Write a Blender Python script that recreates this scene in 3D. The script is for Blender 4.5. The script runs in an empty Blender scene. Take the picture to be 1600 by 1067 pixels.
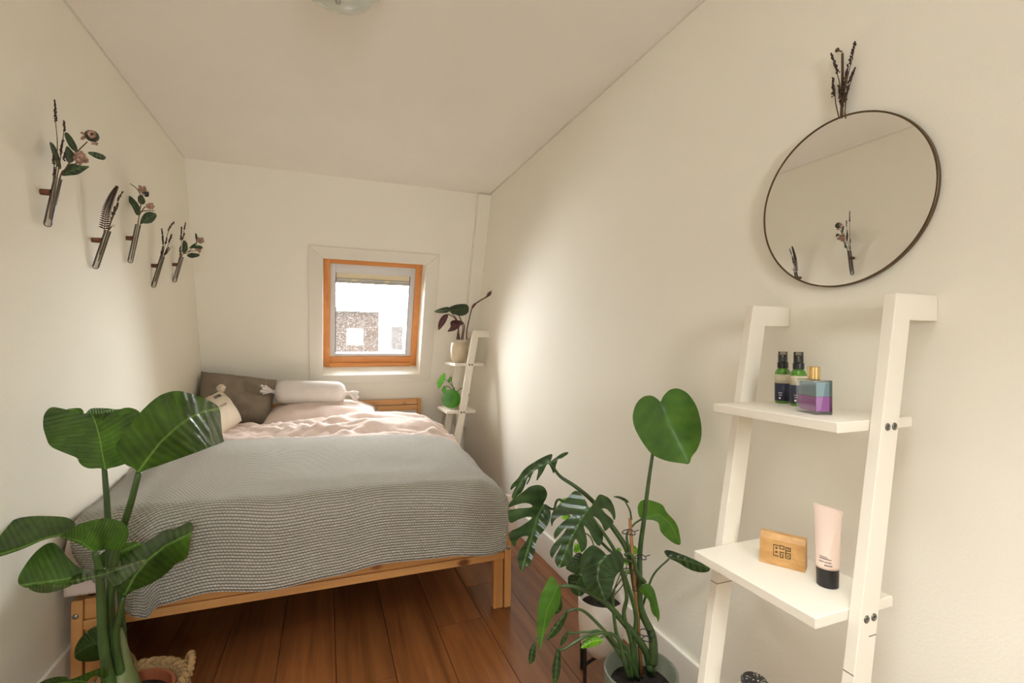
import bpy, bmesh, math, random
from mathutils import Vector, Matrix, noise
from mathutils.geometry import delaunay_2d_cdt, intersect_point_line
random.seed(7)
scene = bpy.context.scene
C = scene.collection
R = math.radians

# ------------------------------------------------------------------ camera, sky, exposure
FPX, YAW, PIT, ROL, CAMH = 743.86, 0.3721, 0.0064, 0.0057, 1.11
CY, SY, CP, SP, CR, SR = math.cos(YAW), math.sin(YAW), math.cos(PIT), math.sin(PIT), math.cos(ROL), math.sin(ROL)


def ray(u, v):
    """direction seen at a place of the photograph; its length is one metre of forward depth"""
    a, b = (u - 800) / FPX, (v - 533.5) / FPX
    x, z2 = CR * a + SR * b, SR * a - CR * b
    w, z = CP - SP * z2, SP + CP * z2
    return Vector((x * CY + w * SY, -x * SY + w * CY, z))


cam = bpy.data.cameras.new('camera')
cam.sensor_width = 36.0
cam.lens = FPX / 1600 * 36
cam.clip_start = 0.02
camo = bpy.data.objects.new('camera', cam)
C.objects.link(camo)
_r = (ray(801, 533.5) - ray(800, 533.5)).normalized()
_b = -ray(800, 533.5).normalized()
_u = _b.cross(_r)
camo.matrix_world = Matrix(((_r.x, _u.x, _b.x, 0), (_r.y, _u.y, _b.y, 0), (_r.z, _u.z, _b.z, CAMH), (0, 0, 0, 1)))
scene.camera = camo

world = bpy.data.worlds.new('overcast_sky')
scene.world = world
world.use_nodes = True
wbg = world.node_tree.nodes['Background']
wbg.inputs['Color'].default_value = (0.965, 0.985, 1.0, 1)
wbg.inputs['Strength'].default_value = 36.0
scene.view_settings.view_transform = 'Standard'
scene.view_settings.look = 'None'
scene.view_settings.gamma = 1
scene.view_settings.use_curve_mapping = False
scene.view_settings.exposure = 0.34
scene.cycles.max_bounces = 9
scene.cycles.diffuse_bounces = 5
scene.cycles.glossy_bounces = 3
scene.cycles.transmission_bounces = 4
scene.cycles.transparent_max_bounces = 8
scene.cycles.sample_clamp_indirect = 8
scene.cycles.use_adaptive_sampling = True
scene.cycles.adaptive_threshold = 0.05
scene.cycles.caustics_refractive = False


def portal(name, loc, rot, sx, sy):
    l = bpy.data.lights.new(name, 'AREA')
    l.shape = 'RECTANGLE'
    l.size, l.size_y = sx, sy
    l.cycles.is_portal = True
    o = bpy.data.objects.new(name, l)
    C.objects.link(o)
    o.location = loc
    o.rotation_euler = rot
    return o


# ------------------------------------------------------------------ measuring helpers (lens of the photograph)
def PT(u, v, t):
    return Vector((0, 0, CAMH)) + ray(u, v) * t


def PX(u, v, x):
    d = ray(u, v)
    return Vector((0, 0, CAMH)) + d * (x / d.x)


def PY(u, v, y):
    d = ray(u, v)
    return Vector((0, 0, CAMH)) + d * (y / d.y)


def PZ(u, v, z):
    d = ray(u, v)
    return Vector((0, 0, CAMH)) + d * ((z - CAMH) / d.z)


def PP(u, v, p, n):
    d = ray(u, v)
    o = Vector((0, 0, CAMH))
    return o + d * ((p - o).dot(n) / d.dot(n))


# ------------------------------------------------------------------ object helpers
ORG = {}


def tag(o, label=None, cat=None, group=None, kind=None):
    if label: o['label'] = label
    if cat: o['category'] = cat
    if group: o['group'] = group
    if kind: o['kind'] = kind
    return o


def thing(name, base, label, cat, group=None):
    o = bpy.data.objects.new(name, None)
    C.objects.link(o)
    o.empty_display_size = 0.05
    o.location = base
    ORG[o.name] = Vector(base)
    return tag(o, label, cat, group)


class B:
    """collects geometry in world coordinates, then links it as one mesh object"""
    def __init__(s):
        s.v, s.f, s.uv = [], [], None

    def add(s, vs, fs):
        n = len(s.v)
        s.v += [Vector(p) for p in vs]
        s.f += [tuple(i + n for i in f) for f in fs]
        return s

    def box(s, lo, hi, m=None):
        x0, y0, z0 = lo
        x1, y1, z1 = hi
        vs = [Vector(p) for p in ((x0, y0, z0), (x1, y0, z0), (x1, y1, z0), (x0, y1, z0), (x0, y0, z1), (x1, y0, z1), (x1, y1, z1), (x0, y1, z1))]
        if m: vs = [m @ p for p in vs]
        return s.add(vs, [(0, 3, 2, 1), (4, 5, 6, 7), (0, 1, 5, 4), (1, 2, 6, 5), (2, 3, 7, 6), (3, 0, 4, 7)])

    def hexa(s, bot, top):
        return s.add(list(bot) + list(top), [(0, 3, 2, 1), (4, 5, 6, 7), (0, 1, 5, 4), (1, 2, 6, 5), (2, 3, 7, 6), (3, 0, 4, 7)])

    def prism(s, pts, off):
        off = Vector(off)
        n = len(pts)
        vs = [Vector(p) for p in pts] + [Vector(p) + off for p in pts]
        fs = [tuple(range(n - 1, -1, -1)), tuple(range(n, 2 * n))]
        fs += [(i, (i + 1) % n, n + (i + 1) % n, n + i) for i in range(n)]
        return s.add(vs, fs)

    def tube(s, pts, r, seg=8, cap=True):
        pts = [Vector(p) for p in pts]
        n = len(pts)
        rs = r if isinstance(r, (list, tuple)) else [r] * n
        if len(rs) == 2 and n != 2:
            rs = [rs[0] + (rs[1] - rs[0]) * i / (n - 1) for i in range(n)]
        vs, fs = [], []
        prev = None
        for i, p in enumerate(pts):
            d = (pts[min(i + 1, n - 1)] - pts[max(i - 1, 0)]).normalized()
            if prev is None:
                a = d.orthogonal().normalized()
            else:
                a = (prev - d * prev.dot(d)).normalized()
            prev = a
            b = d.cross(a)
            for k in range(seg):
                q = 2 * math.pi * k / seg
                vs.append(p + (a * math.cos(q) + b * math.sin(q)) * rs[i])
        for i in range(n - 1):
            for k in range(seg):
                fs.append((i * seg + k, i * seg + (k + 1) % seg, (i + 1) * seg + (k + 1) % seg, (i + 1) * seg + k))
        if cap:
            fs.append(tuple(range(seg - 1, -1, -1)))
            fs.append(tuple((n - 1) * seg + k for k in range(seg)))
        return s.add(vs, fs)

    def lathe(s, base, prof, seg=32, m=None, caps=False):
        base = Vector(base)
        vs, fs = [], []
        for r, z in prof:
            for k in range(seg):
                q = 2 * math.pi * k / seg
                p = Vector((r * math.cos(q), r * math.sin(q), z))
                vs.append(base + (m @ p if m else p))
        n = len(prof)
        for i in range(n - 1):
            for k in range(seg):
                fs.append((i * seg + k, i * seg + (k + 1) % seg, (i + 1) * seg + (k + 1) % seg, (i + 1) * seg + k))
        fs.append(tuple(range(seg - 1, -1, -1)))
        fs.append(tuple((n - 1) * seg + k for k in range(seg)))
        return s.add(vs, fs)

    def blob(s, c, r, sub=1, squash=(1, 1, 1), jit=0.0):
        bm = bmesh.new()
        bmesh.ops.create_icosphere(bm, subdivisions=sub, radius=1)
        rx = r if not isinstance(r, (tuple, list)) else r
        vs = []
        for v in bm.verts:
            j = 1 + random.uniform(-jit, jit)
            vs.append(Vector(c) + Vector((v.co.x * squash[0], v.co.y * squash[1], v.co.z * squash[2])) * r * j)
        fs = [tuple(v.index for v in f.verts) for f in bm.faces]
        bm.free()
        return s.add(vs, fs)

    def build(s, name, mat, parent=None, smooth=False, bevel=0, base=None, bseg=2, ang=40):
        me = bpy.data.meshes.new(name)
        if parent is not None:
            org = ORG[parent.name]
        elif base is not None:
            org = Vector(base)
        else:
            n = max(len(s.v), 1)
            org = Vector((sum(p.x for p in s.v) / n, sum(p.y for p in s.v) / n, min(p.z for p in s.v)))
        me.from_pydata([tuple(p - org) for p in s.v], [], s.f)
        bm = bmesh.new()
        bm.from_mesh(me)
        bmesh.ops.recalc_face_normals(bm, faces=bm.faces)
        bm.to_mesh(me)
        bm.free()
        if s.uv:
            l = me.uv_layers.new(name='UVMap')
            for lp in me.loops:
                l.data[lp.index].uv = s.uv[lp.vertex_index]
        for p in me.polygons: p.use_smooth = bool(smooth)
        me.materials.append(mat)
        o = bpy.data.objects.new(name, me)
        C.objects.link(o)
        if parent is not None:
            o.parent = parent
        else:
            o.location = org
        ORG[o.name] = org
        if bevel:
            md = o.modifiers.new('edge', 'BEVEL')
            md.width = bevel
            md.segments = bseg
            md.limit_method = 'ANGLE'
            md.angle_limit = R(ang)
        return o


def grid_mesh(fn, nu, nv, uvfn=None):
    b = B()
    b.uv = []
    for i in range(nu + 1):
        for j in range(nv + 1):
            p = fn(i / nu, j / nv)
            b.v.append(Vector(p))
            b.uv.append(uvfn(i / nu, j / nv) if uvfn else (i / nu, j / nv))
    for i in range(nu):
        for j in range(nv):
            a = i * (nv + 1) + j
            b.f.append((a, a + nv + 1, a + nv + 2, a + 1))
    return b


def smooth_path(pts, n=6):
    pts = [Vector(p) for p in pts]
    if len(pts) < 3: return pts
    out = []
    q = [pts[0] * 2 - pts[1]] + pts + [pts[-1] * 2 - pts[-2]]
    for i in range(1, len(q) - 2):
        for k in range(n):
            t = k / n
            a, b, c, d = q[i - 1], q[i], q[i + 1], q[i + 2]
            out.append(0.5 * ((2 * b) + (c - a) * t + (2 * a - 5 * b + 4 * c - d) * t * t + (3 * b - a - 3 * c + d) * t ** 3))
    out.append(pts[-1])
    return out


def sstep(a, b, x):
    t = max(0.0, min(1.0, (x - a) / (b - a)))
    return t * t * (3 - 2 * t)


def chaikin(p, it=2, w=0.22):
    for _ in range(it):
        q = []
        for i in range(len(p)):
            a, b = p[i], p[(i + 1) % len(p)]
            q.append((a[0] + (b[0] - a[0]) * w, a[1] + (b[1] - a[1]) * w))
            q.append((a[0] + (b[0] - a[0]) * (1 - w), a[1] + (b[1] - a[1]) * (1 - w)))
        p = q
    return p


def inside(p, poly):
    r = False
    n = len(poly)
    j = n - 1
    for i in range(n):
        a, b = poly[i], poly[j]
        if (a[1] > p[1]) != (b[1] > p[1]) and p[0] < (b[0] - a[0]) * (p[1] - a[1]) / (b[1] - a[1]) + a[0]:
            r = not r
        j = i
    return r


def leaf_piece(b, outline, rib, t0, gu=0.0, gv=0.0, fold=0.0, curl=0.0, res=13, it=2, ripple=0.0, veins=9, sl=(0.0, 0.0), cexp=2):
    """leaf blade: outline and midrib, each with its own depth; t0 depth at the start of the midrib,
    gu/gv slope in metres per 100 px, fold lifts the halves, curl bends the tip away"""
    uv_out = b.uv if b.uv is not None else []
    poly = chaikin(outline, it)
    us = [p[0] for p in poly]
    vs = [p[1] for p in poly]
    size = max(max(us) - min(us), max(vs) - min(vs))
    st = size / res
    pts = [Vector(p) for p in poly]
    n = len(pts)
    edges = [(i, (i + 1) % n) for i in range(n)]
    y = min(vs) + st * 0.5
    k = 0
    while y < max(vs):
        x = min(us) + st * (0.5 if k % 2 else 0.25)
        while x < max(us):
            if inside((x, y), poly) and min((Vector((x, y)) - p).length for p in pts) > st * 0.35:
                pts.append(Vector((x, y)))
            x += st
        y += st * 0.87
        k += 1
    rv = [Vector(p) for p in rib]
    L = [0]
    for i in range(len(rv) - 1): L.append(L[-1] + (rv[i + 1] - rv[i]).length)
    tot = L[-1]
    vo, eo, fo, *_ = delaunay_2d_cdt(pts, edges, [tuple(range(n))], 1, 1e-4)
    V3 = []
    for p in vo:
        best = None
        for i in range(len(rv) - 1):
            q, f = intersect_point_line(p, rv[i], rv[i + 1])
            f2 = f
            if i > 0: f2 = max(f2, 0)
            if i < len(rv) - 2: f2 = min(f2, 1)
            q = rv[i] + (rv[i + 1] - rv[i]) * f2
            d = (p - Vector((q.x, q.y))).length
            if best is None or d < best[0]:
                dr = rv[i + 1] - rv[i]
                sg = 1 if dr.x * (p.y - rv[i].y) - dr.y * (p.x - rv[i].x) > 0 else -1
                best = (d, L[i] + f2 * (L[i + 1] - L[i]), sg)
        d, s, sg = best
        sn = s / tot
        t = t0 + gu * (p.x - rv[0].x) / 100 + gv * (p.y - rv[0].y) / 100
        dn = d / tot
        t += fold * math.sqrt(dn * dn + 0.0006) + curl * max(sn, 0) ** cexp
        t += (sl[1] if sg > 0 else sl[0]) * d / 100
        t += ripple * math.sin((sn * veins - dn * 5) * 2 * math.pi) * min(dn * 4, 1)
        V3.append(PT(p.x, p.y, t))
        uv_out.append((sn, sg * dn))
    b.add(V3, [tuple(f) for f in fo])
    b.uv = uv_out
    return b


def cr(pts, ox, oy, sc):
    return [(ox + p[0] / sc, oy + p[1] / sc) for p in pts]


# ------------------------------------------------------------------ materials
def new_mat(name):
    m = bpy.data.materials.new(name)
    m.use_nodes = True
    nt = m.node_tree
    return m, nt, nt.nodes['Principled BSDF']


def srgb(r, g, b):
    f = lambda c: (c / 255 / 12.92) if c / 255 <= 0.04045 else ((c / 255 + 0.055) / 1.055) ** 2.4
    return (f(r), f(g), f(b), 1)


def nd(nt, t, **kw):
    n = nt.nodes.new(t)
    for k, v in kw.items(): setattr(n, k, v)
    return n


def math_node(nt, op, a, b=None):
    n = nd(nt, 'ShaderNodeMath', operation=op)
    for i, x in enumerate((a, b)):
        if x is None: continue
        if isinstance(x, (int, float)): n.inputs[i].default_value = x
        else: nt.links.new(x, n.inputs[i])
    return n.outputs[0]


def ramp(nt, fac, stops):
    n = nd(nt, 'ShaderNodeValToRGB')
    e = n.color_ramp.elements
    while len(e) < len(stops): e.new(0.5)
    for i, (p, c) in enumerate(stops):
        e[i].position = p
        e[i].color = c if len(c) == 4 else (*c, 1)
    nt.links.new(fac, n.inputs[0])
    return n.outputs[0]


def plain(name, col, rough=0.5, metal=0.0, bump=0.0, bscale=80, vary=0.0, vscale=6, coat=0, spec=None, detail=4):
    m, nt, p = new_mat(name)
    p.inputs['Base Color'].default_value = col
    p.inputs['Roughness'].default_value = rough
    p.inputs['Metallic'].default_value = metal
    if coat: p.inputs['Coat Weight'].default_value = coat
    if spec is not None: p.inputs['Specular IOR Level'].default_value = spec
    tc = nd(nt, 'ShaderNodeTexCoord')
    if vary:
        n = nd(nt, 'ShaderNodeTexNoise')
        n.inputs['Scale'].default_value = vscale
        n.inputs['Detail'].default_value = 5
        nt.links.new(tc.outputs['Object'], n.inputs['Vector'])
        lo = tuple(c * (1 - vary) for c in col[:3]) + (1,)
        hi = tuple(min(1, c * (1 + vary)) for c in col[:3]) + (1,)
        nt.links.new(ramp(nt, n.outputs['Fac'], [(0.3, lo), (0.7, hi)]), p.inputs['Base Color'])
    if bump:
        n = nd(nt, 'ShaderNodeTexNoise')
        n.inputs['Scale'].default_value = bscale
        n.inputs['Detail'].default_value = detail
        nt.links.new(tc.outputs['Object'], n.inputs['Vector'])
        bm_ = nd(nt, 'ShaderNodeBump')
        bm_.inputs['Strength'].default_value = bump
        bm_.inputs['Distance'].default_value = 0.01
        nt.links.new(n.outputs['Fac'], bm_.inputs['Height'])
        nt.links.new(bm_.outputs['Normal'], p.inputs['Normal'])
    return m


def wood(name, c1, c2, axis=0, rough=0.45, scale=1.0, knots=0.0, rnd=0.0, bump=0.08):
    m, nt, p = new_mat(name)
    tc = nd(nt, 'ShaderNodeTexCoord')
    mp = nd(nt, 'ShaderNodeMapping')
    sc = [26 * scale] * 3
    sc[axis] = 1.3 * scale
    mp.inputs['Scale'].default_value = sc
    oi = nd(nt, 'ShaderNodeObjectInfo')
    add = nd(nt, 'ShaderNodeVectorMath', operation='ADD')
    mul = nd(nt, 'ShaderNodeVectorMath', operation='SCALE')
    mul.inputs[0].default_value = (3.1, 7.7, 5.3)
    nt.links.new(oi.outputs['Random'], mul.inputs['Scale'])
    nt.links.new(tc.outputs['Object'], add.inputs[0])
    nt.links.new(mul.outputs[0], add.inputs[1])
    nt.links.new(add.outputs[0], mp.inputs['Vector'])
    n = nd(nt, 'ShaderNodeTexNoise')
    n.inputs['Scale'].default_value = 1.0
    n.inputs['Detail'].default_value = 7
    n.inputs['Roughness'].default_value = 0.62
    n.inputs['Distortion'].default_value = 0.5
    nt.links.new(mp.outputs[0], n.inputs['Vector'])
    col = ramp(nt, n.outputs['Fac'], [(0.28, c1), (0.72, c2)])
    if rnd:
        hsv = nd(nt, 'ShaderNodeHueSaturation')
        nt.links.new(col, hsv.inputs['Color'])
        v = math_node(nt, 'MULTIPLY_ADD', oi.outputs['Random'], 2 * rnd)
        v.node.inputs[2].default_value = 1 - rnd
        nt.links.new(v, hsv.inputs['Value'])
        col = hsv.outputs[0]
    if knots:
        vo = nd(nt, 'ShaderNodeTexVoronoi')
        vo.inputs['Scale'].default_value = 1
        mk = nd(nt, 'ShaderNodeMapping')
        ks = [9.0] * 3
        ks[axis] = 5.0
        mk.inputs['Scale'].default_value = ks
        nt.links.new(add.outputs[0], mk.inputs['Vector'])
        nt.links.new(mk.outputs[0], vo.inputs['Vector'])
        k = ramp(nt, vo.outputs['Distance'], [(0.08, (1, 1, 1)), (0.17, (0, 0, 0))])
        mx = nd(nt, 'ShaderNodeMixRGB')
        nt.links.new(math_node(nt, 'MULTIPLY', k, knots), mx.inputs[0])
        nt.links.new(col, mx.inputs[1])
        mx.inputs[2].default_value = (c1[0] * 0.35, c1[1] * 0.25, c1[2] * 0.2, 1)
        col = mx.outputs[0]
    nt.links.new(col, p.inputs['Base Color'])
    p.inputs['Roughness'].default_value = rough
    b = nd(nt, 'ShaderNodeBump')
    b.inputs['Strength'].default_value = bump
    b.inputs['Distance'].default_value = 0.004
    nt.links.new(n.outputs['Fac'], b.inputs['Height'])
    nt.links.new(b.outputs[0], p.inputs['Normal'])
    return m


def leafmat(name, dark, light, ribc, rough=0.3, nveins=9, transl=0.3, slant=4.0, veinbump=0.4, rib=0.012, vcol=0.07):
    m, nt, p = new_mat(name)
    uv = nd(nt, 'ShaderNodeUVMap')
    sp = nd(nt, 'ShaderNodeSeparateXYZ')
    nt.links.new(uv.outputs[0], sp.inputs[0])
    av = math_node(nt, 'ABSOLUTE', sp.outputs[1])
    ph = math_node(nt, 'SUBTRACT', math_node(nt, 'MULTIPLY', sp.outputs[0], nveins), math_node(nt, 'MULTIPLY', av, slant))
    w = math_node(nt, 'SINE', math_node(nt, 'MULTIPLY', ph, 2 * math.pi))
    tc = nd(nt, 'ShaderNodeTexCoord')
    n = nd(nt, 'ShaderNodeTexNoise')
    n.inputs['Scale'].default_value = 14
    n.inputs['Detail'].default_value = 4
    nt.links.new(tc.outputs['Object'], n.inputs['Vector'])
    f = math_node(nt, 'ADD', math_node(nt, 'MULTIPLY', w, vcol), n.outputs['Fac'])
    col = ramp(nt, f, [(0.3, dark), (0.75, light)])
    mx = nd(nt, 'ShaderNodeMixRGB')
    rb = ramp(nt, av, [(rib * 0.6, (1, 1, 1)), (rib * 1.5, (0, 0, 0))])
    nt.links.new(rb, mx.inputs[0])
    nt.links.new(col, mx.inputs[1])
    mx.inputs[2].default_value = ribc
    nt.links.new(mx.outputs[0], p.inputs['Base Color'])
    p.inputs['Roughness'].default_value = rough
    bu = nd(nt, 'ShaderNodeBump')
    bu.inputs['Strength'].default_value = veinbump
    bu.inputs['Distance'].default_value = 0.004
    nt.links.new(w, bu.inputs['Height'])
    nt.links.new(bu.outputs[0], p.inputs['Normal'])
    tr = nd(nt, 'ShaderNodeBsdfTranslucent')
    hs = nd(nt, 'ShaderNodeHueSaturation')
    hs.inputs['Value'].default_value = 3.0
    hs.inputs['Hue'].default_value = 0.482
    hs.inputs['Saturation'].default_value = 1.0
    nt.links.new(mx.outputs[0], hs.inputs['Color'])
    nt.links.new(hs.outputs[0], tr.inputs['Color'])
    ms = nd(nt, 'ShaderNodeMixShader')
    ms.inputs[0].default_value = transl
    out = nt.nodes['Material Output']
    nt.links.new(p.outputs[0], ms.inputs[1])
    nt.links.new(tr.outputs[0], ms.inputs[2])
    nt.links.new(ms.outputs[0], out.inputs['Surface'])
    return m


def knit_mat(name, c_lo, c_hi):
    m, nt, p = new_mat(name)
    uv = nd(nt, 'ShaderNodeUVMap')
    sp = nd(nt, 'ShaderNodeSeparateXYZ')
    nt.links.new(uv.outputs[0], sp.inputs[0])
    ro = math_node(nt, 'MULTIPLY', sp.outputs[1], 1 / 0.0118)
    rowi = math_node(nt, 'FLOOR', ro)
    fr = math_node(nt, 'FRACT', ro)
    hrow = math_node(nt, 'SINE', math_node(nt, 'MULTIPLY', fr, math.pi))
    st = math_node(nt, 'ADD', math_node(nt, 'MULTIPLY', sp.outputs[0], 1 / 0.011), math_node(nt, 'MULTIPLY', rowi, 0.5))
    hst = math_node(nt, 'ABSOLUTE', math_node(nt, 'SINE', math_node(nt, 'MULTIPLY', st, math.pi)))
    h = math_node(nt, 'MULTIPLY', math_node(nt, 'POWER', hrow, 0.8), math_node(nt, 'MULTIPLY_ADD', hst, 0.55))
    h.node.inputs[1].links[0].from_node.inputs[2].default_value = 0.45
    tc = nd(nt, 'ShaderNodeTexCoord')
    n = nd(nt, 'ShaderNodeTexNoise')
    n.inputs['Scale'].default_value = 350
    nt.links.new(tc.outputs['Object'], n.inputs['Vector'])
    h2 = math_node(nt, 'ADD', h, math_node(nt, 'MULTIPLY', n.outputs['Fac'], 0.35))
    nt.links.new(ramp(nt, h2, [(0.25, c_lo), (0.8, c_hi)]), p.inputs['Base Color'])
    p.inputs['Roughness'].default_value = 0.95
    p.inputs['Specular IOR Level'].default_value = 0.1
    b = nd(nt, 'ShaderNodeBump')
    b.inputs['Strength'].default_value = 1.0
    b.inputs['Distance'].default_value = 0.006
    nt.links.new(h2, b.inputs['Height'])
    nt.links.new(b.outputs[0], p.inputs['Normal'])
    return m


def fabric(name, col, rib=0.0, ribfreq=120, fine=0.25, vary=0.06, ribcol=0.0):
    m, nt, p = new_mat(name)
    tc = nd(nt, 'ShaderNodeTexCoord')
    n = nd(nt, 'ShaderNodeTexNoise')
    n.inputs['Scale'].default_value = 9
    n.inputs['Detail'].default_value = 6
    nt.links.new(tc.outputs['Object'], n.inputs['Vector'])
    lo = tuple(c * (1 - vary) for c in col[:3]) + (1,)
    hi = tuple(min(1, c * (1 + vary)) for c in col[:3]) + (1,)
    c_ = ramp(nt, n.outputs['Fac'], [(0.3, lo), (0.7, hi)])
    f = nd(nt, 'ShaderNodeTexNoise')
    f.inputs['Scale'].default_value = 420
    nt.links.new(tc.outputs['Object'], f.inputs['Vector'])
    h = math_node(nt, 'MULTIPLY', f.outputs['Fac'], fine)
    if rib:
        uv = nd(nt, 'ShaderNodeUVMap')
        sp = nd(nt, 'ShaderNodeSeparateXYZ')
        nt.links.new(uv.outputs[0], sp.inputs[0])
        w = math_node(nt, 'SINE', math_node(nt, 'MULTIPLY', sp.outputs[0], ribfreq))
        h = math_node(nt, 'ADD', h, math_node(nt, 'MULTIPLY', w, rib))
        if ribcol:
            mx = nd(nt, 'ShaderNodeMixRGB')
            nt.links.new(math_node(nt, 'MULTIPLY', math_node(nt, 'MULTIPLY_ADD', w, 0.5), ribcol), mx.inputs[0])
            nt.links.new(c_, mx.inputs[1])
            mx.inputs[2].default_value = tuple(c * 0.55 for c in col[:3]) + (1,)
            c_ = mx.outputs[0]
    nt.links.new(c_, p.inputs['Base Color'])
    p.inputs['Roughness'].default_value = 0.92
    p.inputs['Specular IOR Level'].default_value = 0.15
    b = nd(nt, 'ShaderNodeBump')
    b.inputs['Strength'].default_value = 0.5
    b.inputs['Distance'].default_value = 0.003
    nt.links.new(h, b.inputs['Height'])
    nt.links.new(b.outputs[0], p.inputs['Normal'])
    return m


def clear(name, tint, rough=0.03, gloss=0.12):
    """thin clear glass: see-through with a sheen"""
    m, nt, p = new_mat(name)
    out = nt.nodes['Material Output']
    t = nd(nt, 'ShaderNodeBsdfTransparent')
    t.inputs['Color'].default_value = tint
    g = nd(nt, 'ShaderNodeBsdfGlossy')
    g.inputs['Roughness'].default_value = rough
    fr = nd(nt, 'ShaderNodeFresnel')
    fr.inputs['IOR'].default_value = 1.5
    f = math_node(nt, 'ADD', fr.outputs[0], gloss * 0.3)
    ms = nd(nt, 'ShaderNodeMixShader')
    nt.links.new(f, ms.inputs[0])
    nt.links.new(t.outputs[0], ms.inputs[1])
    nt.links.new(g.outputs[0], ms.inputs[2])
    nt.links.new(ms.outputs[0], out.inputs['Surface'])
    return m


def rain_glass(name):
    m, nt, p = new_mat(name)
    out = nt.nodes['Material Output']
    tc = nd(nt, 'ShaderNodeTexCoord')
    vo = nd(nt, 'ShaderNodeTexVoronoi')
    vo.inputs['Scale'].default_value = 130
    vo.inputs['Randomness'].default_value = 1
    nt.links.new(tc.outputs['Object'], vo.inputs['Vector'])
    n = nd(nt, 'ShaderNodeTexNoise')
    n.inputs['Scale'].default_value = 45
    n.inputs['Detail'].default_value = 6
    nt.links.new(tc.outputs['Object'], n.inputs['Vector'])
    drop = ramp(nt, math_node(nt, 'ADD', vo.outputs['Distance'], math_node(nt, 'MULTIPLY', n.outputs['Fac'], 0.6)), [(0.56, (1, 1, 1)), (0.59, (0, 0, 0))])
    t = nd(nt, 'ShaderNodeBsdfTransparent')
    tl = nd(nt, 'ShaderNodeBsdfTranslucent')
    tl.inputs['Color'].default_value = (0.06, 0.06, 0.06, 1)
    g = nd(nt, 'ShaderNodeBsdfGlossy')
    g.inputs['Roughness'].default_value = 0.05
    ms = nd(nt, 'ShaderNodeMixShader')
    nt.links.new(math_node(nt, 'MULTIPLY', drop, 0.85), ms.inputs[0])
    nt.links.new(t.outputs[0], ms.inputs[1])
    nt.links.new(tl.outputs[0], ms.inputs[2])
    fr = nd(nt, 'ShaderNodeFresnel')
    fr.inputs['IOR'].default_value = 1.45
    m2 = nd(nt, 'ShaderNodeMixShader')
    nt.links.new(fr.outputs[0], m2.inputs[0])
    nt.links.new(ms.outputs[0], m2.inputs[1])
    nt.links.new(g.outputs[0], m2.inputs[2])
    nt.links.new(m2.outputs[0], out.inputs['Surface'])
    return m


M = {}
M['wall'] = plain('plaster_wall', srgb(242, 237, 222), 0.75, bump=0.08, bscale=210, vary=0.015, vscale=2, detail=2)
M['ceil'] = plain('plaster_ceiling', srgb(250, 245, 236), 0.8, bump=0.04, bscale=40, vary=0.015, vscale=2)
M['trim'] = plain('white_gloss_trim', srgb(232, 226, 212), 0.4, bump=0.03, bscale=60)
M['floor'] = wood('floor_wood', srgb(100, 58, 29), srgb(152, 96, 54), axis=1, rough=0.32, scale=1.0, rnd=0.16, bump=0.05)
M['gap'] = plain('floor_gap_dark', srgb(46, 26, 15), 0.9)
M['pine'] = wood('pine', srgb(190, 128, 66), srgb(222, 168, 104), axis=0, rough=0.5, knots=1.0)
M['pine_y'] = wood('pine_along', srgb(190, 128, 66), srgb(222, 168, 104), axis=1, rough=0.5, knots=0.6)
M['pine_z'] = wood('pine_up', srgb(188, 126, 66), srgb(216, 160, 98), axis=2, rough=0.5)
M['winwood'] = wood('window_pine', srgb(196, 122, 58), srgb(222, 154, 88), axis=2, rough=0.4, scale=0.8)
M['winwood_x'] = wood('window_pine_cross', srgb(196, 122, 58), srgb(222, 154, 88), axis=0, rough=0.4, scale=0.8)
M['bamboo'] = wood('bamboo', srgb(180, 132, 76), srgb(206, 162, 104), axis=1, rough=0.45, scale=2.4)
M['steel'] = plain('bolt_steel', srgb(170, 168, 162), 0.3, metal=1.0)
M['boltgrey'] = plain('bolt_grey', srgb(120, 116, 108), 0.35, metal=0.8)
M['white_paint'] = plain('white_paint', srgb(232, 224, 208), 0.42, bump=0.02, bscale=90)
M['seam'] = plain('seam_brown', srgb(120, 104, 86), 0.9)  # brown-grey of the joint cuts in the shelf posts
M['bronze'] = plain('bronze_frame', srgb(98, 80, 58), 0.38, metal=0.7)
M['mirror'] = plain('mirror_glass', (0.98, 0.98, 0.97, 1), 0.0, metal=1.0)
M['opal'] = plain('opal_glass', srgb(214, 222, 212), 0.12, coat=0.4)
M['glass'] = clear('clear_glass', (0.96, 0.97, 0.97, 1))
M['rain'] = rain_glass('rain_speckled_glass')
M['alu'] = plain('pale_sash', srgb(214, 212, 210), 0.35)
M['blind'] = plain('cream_blind', srgb(226, 212, 178), 0.8, bump=0.05)
M['rail'] = plain('silver_blind_rail', srgb(176, 172, 162), 0.45)
M['rubber'] = plain('rubber_seal', srgb(40, 40, 40), 0.7)
M['duvet'] = fabric('pink_cotton', srgb(222, 204, 194))
M['sheet'] = fabric('white_cotton', srgb(228, 220, 212))
M['greypillow'] = fabric('taupe_corduroy', srgb(150, 136, 118), rib=0.5, ribfreq=330, ribcol=0.35)
M['bolster'] = fabric('white_jersey', srgb(226, 218, 210), fine=0.4)
M['cream'] = fabric('cream_canvas', srgb(226, 212, 190), fine=0.5)
M['ink'] = plain('dark_ink', srgb(58, 52, 50), 0.8)
M['knit'] = knit_mat('grey_knit', srgb(122, 117, 106), srgb(214, 210, 201))
M['strel'] = leafmat('banana_leaf', srgb(34, 58, 18), srgb(58, 92, 26), srgb(84, 116, 48), rough=0.27, nveins=13, transl=0.33, slant=3.0, veinbump=0.4, rib=0.009, vcol=0.05)
M['stem_s'] = plain('banana_stalk', srgb(66, 90, 44), 0.35, vary=0.3, vscale=12)
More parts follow.
